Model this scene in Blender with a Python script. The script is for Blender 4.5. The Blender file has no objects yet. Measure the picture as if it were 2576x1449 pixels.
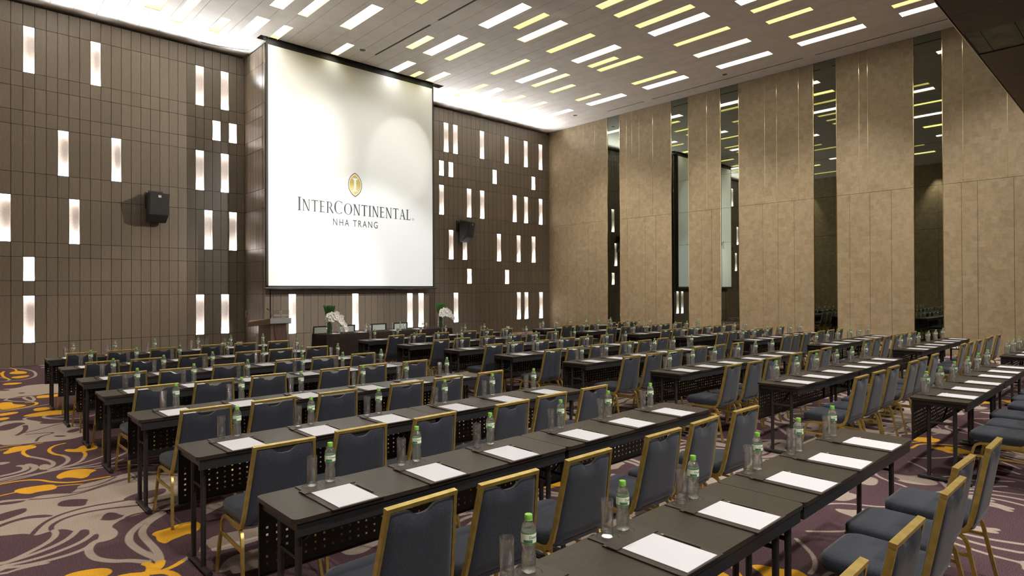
import bpy, bmesh, math, random
from mathutils import Vector, Matrix
random.seed(7)
PI = math.pi
# ------------------------------------------------------------------ camera, world, exposure
F, YAW, PITCH, ROLL, H = 1533.23, 0.7522, 0.0042, -0.004, 1.7592
fwd = Vector((math.sin(YAW)*math.cos(PITCH), math.cos(YAW)*math.cos(PITCH), math.sin(PITCH)))
rt0 = Vector((math.cos(YAW), -math.sin(YAW), 0)); up0 = rt0.cross(fwd)
rt = rt0*math.cos(ROLL)+up0*math.sin(ROLL); up = -rt0*math.sin(ROLL)+up0*math.cos(ROLL)
cam = bpy.data.cameras.new('camera'); cam.sensor_width = 36; cam.lens = F*36/2576; cam.clip_start = .05; cam.clip_end = 100
camo = bpy.data.objects.new('camera', cam); bpy.context.scene.collection.objects.link(camo)
M = Matrix((rt, up, -fwd)).transposed().to_4x4(); M.translation = Vector((0, 0, H)); camo.matrix_world = M
S = bpy.context.scene; S.camera = camo
S.view_settings.view_transform = 'Standard'; S.view_settings.look = 'None'
S.view_settings.exposure = 0.85; S.view_settings.gamma = 1; S.view_settings.use_curve_mapping = False
w = bpy.data.worlds.new('world'); S.world = w; w.use_nodes = True
w.node_tree.nodes['Background'].inputs[0].default_value = (.9, .85, .75, 1)
w.node_tree.nodes['Background'].inputs[1].default_value = 0.0
def inframe(pts, mg=40):
    for p in pts:
        d = Vector(p)-Vector((0, 0, H)); z = d.dot(fwd)
        if z <= .1: continue
        x = 1288+F*d.dot(rt)/z; y = 724.5-F*d.dot(up)/z
        if -mg < x < 2576+mg and -mg < y < 1449+mg: return True
    return False
# room dimensions
YW, XW, ZC, XL, YB = 18.59, 19.69, 8.74, -1.03, -5.0
YC, XC0, XC1 = 17.05, 6.56, 12.10
ZS, YS = 6.0, 2.28
C = S.collection

def spot(name, loc, tgt, power, size, blend, col=(1, .93, .82), rad=.06):
    l = bpy.data.lights.new(name, 'SPOT'); l.energy = power; l.spot_size = math.radians(size); l.spot_blend = blend
    l.color = col; l.shadow_soft_size = rad
    o = bpy.data.objects.new(name, l); o.location = loc
    o.rotation_euler = (Vector(tgt)-Vector(loc)).to_track_quat('-Z', 'Y').to_euler(); C.objects.link(o); return o
# stage and projector spots (the hall's own fittings)
spot('projector_beam', (9.33, 5.0, 8.3), (9.25, 16.8, 4.1), 1150, 37, .5, (.97, 1, 1), .08)
spot('stage_spot', (5.5, 8.0, 8.6), (10.0, 17, 1.6), 1500, 34, .5, (.9, .93, 1), .05)
spot('stage_spot', (12.5, 8.0, 8.6), (7.0, 16, 1.2), 1300, 36, .5, (1, .9, .78), .05)
spot('wall_spot', (13.0, 9.0, 8.6), (2.5, 18.6, 4.2), 2700, 44, .8, (1, .92, .8), .05)
spot('screen_spot', (11.9, 13.5, 8.55), (10.9, 16.8, 6.2), 90, 34, .35, (1, .98, .92), .03)
for (x, y) in ((15.5, 2.5), (15.5, 6.5), (15.5, 10.5), (15.5, 14.5)):
    spot('wall_washer', (x, y, 8.6), (XW, y, 1.4), 900, 78, 1, (1, .94, .86), .25)
for y in (5, 8.5, 12, 15.5):
    spot('left_wall_downlight', (-.55, y, 8.66), (-.75, y, 0), 500, 60, .7, (1, .92, .8), .04)
# added fill spots under the soffit and behind the camera, brightening the nearest rows
for (x, y) in ((1.0, .6), (4.0, .6), (7.5, .6), (11.5, .6), (16, .6)):
    spot('soffit_fill_spot', (x, y, ZS-.03), (x, y+2.6, 0), 350, 110, .8, (1, .94, .86), .12)
for (x, y) in ((2, -3), (7, -3), (13, -3)):
    spot('rear_fill_spot', (x, y, ZS-.03), (x, y+6, 0), 650, 90, .8, (1, .94, .86), .15)
# spots added in mid-air before the front wall, standing in for hidden cove lamps
for k, (x0, n_, dx) in enumerate(((-.3, 9, .80), (12.5, 9, .76))):
    for i in range(n_): spot('cove_standin_spot', (x0+i*dx, YW-.3, 7.95), (x0+i*dx, YW-1.5, 8.75), 58, 125, .6, (.97, .985, 1), .12)

# ------------------------------------------------------------------ materials
def lin(r, g, b):
    f = lambda c: (c/255/12.92) if c/255 <= .04045 else ((c/255+.055)/1.055)**2.4
    return (f(r), f(g), f(b), 1)
def mat(name, col, rough=.6, metal=0., spec=.5, **k):
    m = bpy.data.materials.new(name); m.use_nodes = True; b = m.node_tree.nodes['Principled BSDF']
    b.inputs['Base Color'].default_value = col if len(col) == 4 else (*col, 1)
    b.inputs['Roughness'].default_value = rough; b.inputs['Metallic'].default_value = metal
    b.inputs['Specular IOR Level'].default_value = spec
    for kk, v in k.items(): b.inputs[kk.replace('_', ' ')].default_value = v
    return m
def nt(m): return m.node_tree.nodes, m.node_tree.links, m.node_tree.nodes['Principled BSDF']
def emit(name, col, s):
    m = bpy.data.materials.new(name); m.use_nodes = True; n = m.node_tree.nodes; n.clear()
    e = n.new('ShaderNodeEmission'); e.inputs[0].default_value = (*col, 1); e.inputs[1].default_value = s
    o = n.new('ShaderNodeOutputMaterial'); m.node_tree.links.new(e.outputs[0], o.inputs[0]); return m
def noise_mix(m, c1, c2, scale, stretch=(1, 1, 1), detail=4, lo=.35, hi=.65, coord='Object', rand=0., bump=0.):
    n, l, b = nt(m)
    tc = n.new('ShaderNodeTexCoord'); mp = n.new('ShaderNodeMapping'); mp.inputs['Scale'].default_value = stretch
    l.new(tc.outputs[coord], mp.inputs[0])
    no = n.new('ShaderNodeTexNoise'); no.inputs['Scale'].default_value = scale; no.inputs['Detail'].default_value = detail
    l.new(mp.outputs[0], no.inputs['Vector'])
    cr = n.new('ShaderNodeValToRGB'); cr.color_ramp.elements[0].position = lo; cr.color_ramp.elements[1].position = hi
    cr.color_ramp.elements[0].color = c1; cr.color_ramp.elements[1].color = c2
    l.new(no.outputs[0], cr.inputs[0]); out = cr.outputs[0]
    if rand:
        oi = n.new('ShaderNodeObjectInfo'); mr = n.new('ShaderNodeMapRange')
        mr.inputs[3].default_value = 1-rand; mr.inputs[4].default_value = 1+rand
        l.new(oi.outputs['Random'], mr.inputs[0])
        hs = n.new('ShaderNodeHueSaturation'); l.new(mr.outputs[0], hs.inputs['Value']); l.new(out, hs.inputs['Color']); out = hs.outputs[0]
    l.new(out, b.inputs['Base Color'])
    if bump:
        bp = n.new('ShaderNodeBump'); bp.inputs['Strength'].default_value = bump; bp.inputs['Distance'].default_value = .01
        l.new(no.outputs[0], bp.inputs['Height']); l.new(bp.outputs[0], b.inputs['Normal'])
    return m
MT = {}
MT['veneer'] = noise_mix(mat('brown_veneer', lin(110, 98, 86), .42, spec=.35), lin(99, 88, 76), lin(110, 99, 86), 9, (9, 9, .4), 4, rand=.07)
MT['veneer_end'] = mat('dark_gap', lin(30, 25, 20), .9)
MT['fabric_wall'] = mat('tan_textured_wallcovering', lin(150, 128, 98), .55, spec=.3)
n, l, b = nt(MT['fabric_wall'])
tc = n.new('ShaderNodeTexCoord'); sx = n.new('ShaderNodeSeparateXYZ'); cb = n.new('ShaderNodeCombineXYZ')
l.new(tc.outputs['Object'], sx.inputs[0]); l.new(sx.outputs[1], cb.inputs[0]); l.new(sx.outputs[2], cb.inputs[1])
bt = n.new('ShaderNodeTexBrick'); bt.inputs['Scale'].default_value = 1; bt.inputs['Brick Width'].default_value = .15; bt.inputs['Row Height'].default_value = .15
bt.inputs['Mortar Size'].default_value = 0; bt.inputs['Color1'].default_value = lin(137, 120, 94); bt.inputs['Color2'].default_value = lin(150, 133, 107); bt.offset = .37
l.new(cb.outputs[0], bt.inputs['Vector'])
no = n.new('ShaderNodeTexNoise'); no.inputs['Scale'].default_value = 9; no.inputs['Detail'].default_value = 8; no.inputs['Roughness'].default_value = .75; l.new(tc.outputs['Object'], no.inputs['Vector'])
mx = n.new('ShaderNodeMix'); mx.data_type = 'RGBA'; mx.blend_type = 'MULTIPLY'; mx.inputs[0].default_value = .55
cr = n.new('ShaderNodeValToRGB'); cr.color_ramp.elements[0].position = .3; cr.color_ramp.elements[1].position = .7
cr.color_ramp.elements[0].color = (.55, .53, .5, 1); cr.color_ramp.elements[1].color = (1.15, 1.15, 1.12, 1)
l.new(no.outputs[0], cr.inputs[0]); l.new(bt.outputs[0], mx.inputs[6]); l.new(cr.outputs[0], mx.inputs[7]); l.new(mx.outputs[2], b.inputs['Base Color'])
MT['ceiling'] = noise_mix(mat('warm_white_board', lin(205, 196, 184), .75, spec=.2), lin(204, 199, 192), lin(212, 207, 200), 3, rand=.015)
MT['trim'] = mat('satin_aluminium', (.62, .6, .55), .3, 1)
MT['brass_trim'] = mat('polished_brass_trim', (.8, .68, .42), .15, 1)
MT['mirror'] = mat('grey_tinted_mirror', (.27, .295, .25), .015, 1)
MT['niche'] = noise_mix(mat('lit_plaster', lin(225, 208, 196), .8), lin(218, 209, 203), lin(232, 225, 220), 22, (1, 1, 4), 6)
MT['niche_led'] = emit('niche_led', (1, .95, .91), 75)
MT['niche_led_top'] = emit('niche_led_top', (1, .95, .91), 9)
MT['slot_white'] = emit('white_light_panel', (1, .98, .9), 7.0)
MT['slot_warm'] = emit('warm_light_panel', (1, .98, .90), 5.5)
MT['slot_side'] = mat('yellow_glowing_lining', lin(250, 240, 150), .7, Emission_Color=(1, .92, .48, 1), Emission_Strength=.30)  # yellow slot lining, its emission added in place of light from the panel
MT['slot_side_glow_w'] = mat('white_glowing_lining', lin(255, 252, 235), .7, Emission_Color=(1, .98, .85, 1), Emission_Strength=1.2)  # white slot lining with the same kind of added glow
MT['darkwood'] = noise_mix(mat('dark_wood_soffit', lin(70, 56, 46), .5, spec=.3), lin(66, 52, 46), lin(86, 69, 60), 5, (9, .6, 1), 5)
MT['soffit_fabric'] = noise_mix(mat('dark_olive_panel', lin(66, 66, 50), .6), lin(70, 72, 56), lin(112, 112, 90), 3, detail=6)
MT['screen'] = mat('projection_fabric', (.86, .87, .86), .9, spec=.1)
MT['black'] = mat('black_fabric_border', (.018, .02, .02), .6)
MT['blackmetal'] = mat('black_powder_coat', (.022, .021, .022), .35, spec=.6)
MT['ptable'] = noise_mix(mat('dark_brown_laminate', lin(62, 54, 45), .42, spec=.28), lin(43, 37, 30), lin(57, 50, 42), 10, (1.2, 14, 14), 5)
MT['tableedge'] = mat('dark_table_edge', lin(45, 37, 33), .35)
MT['apron'] = mat('black_apron', (.02, .02, .022), .4)
MT['modesty'] = mat('black_perforated_steel', (.015, .013, .012), .45)
MT['gold'] = noise_mix(mat('brushed_gold_frame', (.5, .38, .12), .36, .75), (.50, .36, .10, 1), (.62, .46, .15, 1), 30)
MT['navy'] = noise_mix(mat('navy_grey_weave', lin(58, 62, 74), .75, spec=.25, Sheen_Weight=.15), lin(34, 37, 45), lin(54, 58, 69), 260, detail=2)
MT['leather'] = noise_mix(mat('dark_brown_leather', lin(52, 44, 38), .45, spec=.4), lin(48, 40, 35), lin(58, 49, 43), 60)
MT['groove'] = mat('black_groove', (.008, .007, .006), .8)
MT['paper'] = mat('white_paper', (.54, .54, .57), .8, spec=.1)
MT['print'] = mat('grey_print', (.45, .45, .45), .8)
MT['pencil'] = mat('grey_pencil', lin(90, 88, 80), .35, .4)
MT['pencil_wood'] = mat('pencil_wood', lin(215, 190, 150), .7)
MT['cap'] = mat('green_plastic_cap', lin(118, 178, 66), .35)
MT['label'] = mat('white_bottle_label', lin(225, 235, 215), .4)
MT['labelgreen'] = mat('green_label_band', lin(70, 135, 40), .4)
MT['labelblock'] = mat('dark_green_label_block', lin(70, 120, 85), .4)
MT['ink'] = mat('black_ink', (.01, .012, .01), .5)
def clearmat(name, ior, tint, mixf, rough=0.):
    m = bpy.data.materials.new(name); m.use_nodes = True; n = m.node_tree.nodes; l = m.node_tree.links; n.clear()
    g = n.new('ShaderNodeBsdfGlass'); g.inputs['IOR'].default_value = ior; g.inputs['Color'].default_value = (*tint, 1); g.inputs['Roughness'].default_value = rough
    t = n.new('ShaderNodeBsdfTransparent'); t.inputs[0].default_value = (*tint, 1)
    x = n.new('ShaderNodeMixShader'); x.inputs[0].default_value = mixf
    l.new(t.outputs[0], x.inputs[1]); l.new(g.outputs[0], x.inputs[2]); o = n.new('ShaderNodeOutputMaterial'); l.new(x.outputs[0], o.inputs[0]); return m
def thinclear(name, tint, edge, ior, refr, milk=0., wav=0.):
    m = bpy.data.materials.new(name); m.use_nodes = True; n = m.node_tree.nodes; l = m.node_tree.links; n.clear()
    t = n.new('ShaderNodeBsdfTransparent'); t.inputs[0].default_value = (*tint, 1)
    g = n.new('ShaderNodeBsdfGlass'); g.inputs['IOR'].default_value = ior; g.inputs['Color'].default_value = (*tint, 1)
    gl = n.new('ShaderNodeBsdfGlossy'); gl.inputs['Roughness'].default_value = .06
    df = n.new('ShaderNodeBsdfDiffuse'); df.inputs[0].default_value = (.9, .93, .9, 1)
    x = n.new('ShaderNodeMixShader'); x.inputs[0].default_value = refr; l.new(t.outputs[0], x.inputs[1]); l.new(g.outputs[0], x.inputs[2])
    x2 = n.new('ShaderNodeMixShader'); x2.inputs[0].default_value = milk; l.new(x.outputs[0], x2.inputs[1]); l.new(df.outputs[0], x2.inputs[2])
    lw = n.new('ShaderNodeLayerWeight'); lw.inputs['Blend'].default_value = .5
    pw = n.new('ShaderNodeMath'); pw.operation = 'POWER'; l.new(lw.outputs['Facing'], pw.inputs[0]); pw.inputs[1].default_value = 2.2
    mr = n.new('ShaderNodeMapRange'); mr.inputs[3].default_value = .07; mr.inputs[4].default_value = edge; l.new(pw.outputs[0], mr.inputs[0])
    x3 = n.new('ShaderNodeMixShader'); l.new(mr.outputs[0], x3.inputs[0]); l.new(x2.outputs[0], x3.inputs[1]); l.new(gl.outputs[0], x3.inputs[2])
    if wav:
        no = n.new('ShaderNodeTexNoise'); no.inputs['Scale'].default_value = wav; tc = n.new('ShaderNodeTexCoord'); l.new(tc.outputs['Object'], no.inputs['Vector'])
        bp = n.new('ShaderNodeBump'); bp.inputs['Strength'].default_value = .45; bp.inputs['Distance'].default_value = .004; l.new(no.outputs[0], bp.inputs['Height'])
        for q in (g, gl): l.new(bp.outputs[0], q.inputs['Normal'])
    o = n.new('ShaderNodeOutputMaterial'); l.new(x3.outputs[0], o.inputs[0]); return m
MT['water'] = thinclear('clear_plastic_and_water', (.96, .98, .97), .75, 1.34, .66, .05, 110)
MT['glass'] = thinclear('clear_glass', (.99, .99, .99), .85, 1.45, .16, .012)
MT['acrylic'] = clearmat('clear_acrylic', 1.45, (.97, .97, .97), .12)
MT['cloth'] = noise_mix(mat('dark_brown_tablecloth', lin(44, 36, 33), .9, spec=.1), lin(40, 33, 30), lin(48, 40, 37), 30)
MT['blackwood'] = mat('black_lacquered_frame', (.02, .02, .025), .25)
MT['greyfab'] = noise_mix(mat('grey_green_upholstery', lin(150, 155, 145), .9), lin(138, 143, 134), lin(164, 168, 158), 120)
MT['stem'] = noise_mix(mat('green_grass_stems', lin(40, 90, 30), .6), lin(30, 74, 24), lin(66, 122, 44), 40, (6, 6, .4))
MT['petal'] = mat('white_orchid_petal', (.9, .88, .87), .6, Subsurface_Weight=.0)
MT['orchid_lip'] = mat('yellow_orchid_lip', lin(220, 190, 90), .6)
MT['speaker'] = noise_mix(mat('black_speaker_grille', (.02, .02, .021), .6), (.014, .014, .015, 1), (.032, .032, .034, 1), 300)
MT['white'] = mat('white_enamel', (.8, .8, .8), .5)
MT['steel'] = mat('brushed_steel', (.75, .74, .72), .28, 1)
MT['lectern_wood'] = noise_mix(mat('dark_red_brown_veneer', lin(92, 70, 64), .4), lin(80, 60, 55), lin(104, 82, 76), 8, (10, 10, .6))
MT['lectern_side'] = noise_mix(mat('brown_lectern_wing', lin(112, 92, 72), .4), lin(104, 84, 65), lin(120, 98, 78), 8, (.6, .6, 10))
MT['lectern_white'] = mat('silver_grey_lectern_front', (.5, .53, .56), .3, .5)
MT['logo_grey'] = mat('dark_grey_logo_ink', lin(70, 70, 70), .8)
MT['logo_gold'] = noise_mix(mat('gold_logo_ink', lin(205, 180, 90), .7), lin(178, 152, 62), lin(236, 222, 150), 1.6)
MT['plaster'] = mat('neutral_plaster', lin(150, 138, 120), .8)
MT['grille'] = mat('grey_air_slot', lin(92, 88, 84), .6)
MT['lamp_disc'] = emit('downlight_lens', (1, .95, .85), 12)

# carpet: the woven pattern is carried by two distance attributes on the carpet meshes
def carpet():
    m = mat('plum_taupe_gold_carpet', lin(80, 58, 68), .95, spec=.05); n, l, b = nt(m)
    tc = n.new('ShaderNodeTexCoord')
    def attr(nm):
        q = n.new('ShaderNodeAttribute'); q.attribute_name = nm; return q.outputs['Fac']
    def step(v, t, s=.004):
        q = n.new('ShaderNodeMapRange'); q.inputs[1].default_value = t-s; q.inputs[2].default_value = t+s; l.new(v, q.inputs[0]); return q.outputs[0]
    no = n.new('ShaderNodeTexNoise'); no.inputs['Scale'].default_value = 150; no.inputs['Detail'].default_value = 2; no.inputs['Roughness'].default_value = .7; l.new(tc.outputs['Object'], no.inputs['Vector'])
    pile = no.outputs[0]
    no2 = n.new('ShaderNodeTexNoise'); no2.inputs['Scale'].default_value = 2.5; no2.inputs['Detail'].default_value = 3; l.new(tc.outputs['Object'], no2.inputs['Vector'])
    def mixc(f, a, bb):
        q = n.new('ShaderNodeMix'); q.data_type = 'RGBA'
        for v, i in ((f, 0), (a, 6), (bb, 7)):
            if isinstance(v, tuple): q.inputs[i].default_value = v
            else: l.new(v, q.inputs[i])
        return q.outputs[2]
    pf = step(pile, .5, .16)
    plum = mixc(pf, lin(54, 37, 42), lin(100, 79, 84)); taupe = mixc(pf, lin(132, 117, 108), lin(172, 157, 146)); gold = mixc(pf, lin(190, 136, 30), lin(222, 168, 58))
    col = mixc(step(attr('taupe'), 0), plum, taupe); col = mixc(step(attr('gold'), 0), col, gold)
    hs = n.new('ShaderNodeHueSaturation'); mr = n.new('ShaderNodeMapRange'); mr.inputs[3].default_value = .88; mr.inputs[4].default_value = 1.12; l.new(no2.outputs[0], mr.inputs[0])
    l.new(mr.outputs[0], hs.inputs['Value']); l.new(col, hs.inputs['Color']); l.new(hs.outputs[0], b.inputs['Base Color'])
    bp = n.new('ShaderNodeBump'); bp.inputs['Strength'].default_value = .4; bp.inputs['Distance'].default_value = .004; l.new(pile, bp.inputs['Height']); l.new(bp.outputs[0], b.inputs['Normal'])
    return m
MT['carpet'] = carpet()

# ------------------------------------------------------------------ mesh helpers
class MB:
    def __init__(s): s.v = []; s.f = []; s.mi = []; s.cur = 0
    def add(s, vs, fs, mi=None):
        o = len(s.v); s.v += [tuple(p) for p in vs]; s.f += [tuple(i+o for i in f) for f in fs]; s.mi += [s.cur if mi is None else mi]*len(fs)
    def box(s, x0, x1, y0, y1, z0, z1, mi=None):
        s.add([(x0, y0, z0), (x1, y0, z0), (x1, y1, z0), (x0, y1, z0), (x0, y0, z1), (x1, y0, z1), (x1, y1, z1), (x0, y1, z1)],
              [(0, 3, 2, 1), (4, 5, 6, 7), (0, 1, 5, 4), (1, 2, 6, 5), (2, 3, 7, 6), (3, 0, 4, 7)], mi)
    def sweep(s, pts, prof, refup=(1, 0, 0), cap=True, closed=False, mi=None):
        # prof: list of (a,b) offsets along side and normal axes
        pts = [Vector(p) for p in pts]; n = len(pts); rings = []
        for i, p in enumerate(pts):
            if closed: t = (pts[(i+1) % n]-pts[i-1])
            else: t = (pts[min(i+1, n-1)]-pts[max(i-1, 0)])
            t.normalize(); a = Vector(refup); a = a-t*a.dot(t)
            if a.length < 1e-4: a = Vector((0, 0, 1))
            a.normalize(); b = t.cross(a)
            k = 1.0
            if 0 < i < n-1 or closed:
                d1 = (pts[i]-pts[i-1]).normalized(); c = max(.35, d1.dot(t)); k = 1/c
            # miter: stretch along in-plane normal
            rings.append([p+a*x+b*(y*k) for x, y in prof])
        m = len(prof); vs = [q for r in rings for q in r]; fs = []
        for i in range(n if closed else n-1):
            j = (i+1) % n
            for q in range(m): fs.append((i*m+q, i*m+(q+1) % m, j*m+(q+1) % m, j*m+q))
        if cap and not closed: fs.append(tuple(range(m))[::-1]); fs.append(tuple((n-1)*m+q for q in range(m)))
        s.add(vs, fs, mi)
    def tube(s, pts, r, k=8, refup=(1, 0, 0), **kw): s.sweep(pts, [(r*math.cos(2*PI*q/k), r*math.sin(2*PI*q/k)) for q in range(k)], refup, **kw)
    def lathe(s, prof, k=16, c=(0, 0, 0), cap0=True, cap1=True, mi=None):
        vs = []; fs = []
        for r, z in prof:
            for q in range(k): vs.append((c[0]+r*math.cos(2*PI*q/k), c[1]+r*math.sin(2*PI*q/k), c[2]+z))
        for i in range(len(prof)-1):
            for q in range(k): fs.append((i*k+q, i*k+(q+1) % k, (i+1)*k+(q+1) % k, (i+1)*k+q))
        if cap0: fs.append(tuple(range(k))[::-1])
        if cap1: fs.append(tuple((len(prof)-1)*k+q for q in range(k)))
        s.add(vs, fs, mi)
    def mesh(s, name, mats, smooth=False, angle=40):
        me = bpy.data.meshes.new(name); me.from_pydata(s.v, [], s.f); me.update()
        for mm in (mats if isinstance(mats, (list, tuple)) else [mats]): me.materials.append(mm)
        if any(s.mi): me.polygons.foreach_set('material_index', s.mi)
        if smooth:
            me.polygons.foreach_set('use_smooth', [True]*len(me.polygons)); me.set_sharp_from_angle(angle=math.radians(angle))
        return me
def rrect(x0, x1, y0, y1, r, k=4):
    out = []
    for cx, cy, a0 in ((x1-r, y1-r, 0), (x0+r, y1-r, PI/2), (x0+r, y0+r, PI), (x1-r, y0+r, 1.5*PI)):
        for i in range(k+1): a = a0+PI/2*i/k; out.append((cx+r*math.cos(a), cy+r*math.sin(a)))
    return out
def prism(mb, poly, z0, z1, mi=None):
    n = len(poly); mb.add([(x, y, z0) for x, y in poly]+[(x, y, z1) for x, y in poly],
        [tuple(range(n))[::-1], tuple(range(n, 2*n))]+[(i, (i+1) % n, n+(i+1) % n, n+i) for i in range(n)], mi)
def obj(name, me, parent=None, loc=(0, 0, 0), rot=(0, 0, 0), scale=None):
    o = bpy.data.objects.new(name, me); C.objects.link(o); o.location = loc; o.rotation_euler = rot
    if scale: o.scale = scale
    if parent: o.parent = parent
    return o
def tag(o, label=None, cat=None, group=None, kind=None):
    if label: o['label'] = label
    if cat: o['category'] = cat
    if group: o['group'] = group
    if kind: o['kind'] = kind
    return o
def thing(name, label, cat, loc=(0, 0, 0), rz=0, group=None):
    o = bpy.data.objects.new(name, None); C.objects.link(o); o.location = loc; o.rotation_euler = (0, 0, rz); o.empty_display_size = .1
    return tag(o, label, cat, group)
def struct(name, me=None):
    o = bpy.data.objects.new(name, me); C.objects.link(o); o['kind'] = 'structure'; return o
def boxmesh(name, x0, x1, y0, y1, z0, z1, m):
    mb = MB(); mb.box(x0, x1, y0, y1, z0, z1); return mb.mesh(name, m)
def copy_tree(o, parent=None):
    c = o.copy(); C.objects.link(c)
    if parent: c.parent = parent
    for ch in o.children: copy_tree(ch, c)
    return c

# ------------------------------------------------------------------ floor
floor = struct('floor', boxmesh('floor', XL-.3, XW+.3, YB-.3, YW+.6, -.1, -.006, MT['plaster']))
import numpy as np
def pxfloor(u, v):
    d = fwd+rt*((u-1288)/F)-up*((v-724.5)/F); t = -H/d.z; return (d.x*t, d.y*t)
def chaikin(p, closed, it=2):
    for _ in range(it):
        q = []; n_ = len(p)
        if not closed: q.append(p[0])
        for i in range(n_ if closed else n_-1):
            a, b_ = p[i], p[(i+1) % n_]
            q += [(a[0]*.75+b_[0]*.25, a[1]*.75+b_[1]*.25), (a[0]*.25+b_[0]*.75, a[1]*.25+b_[1]*.75)]
        if not closed: q.append(p[-1])
        p = q
    return p
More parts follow.
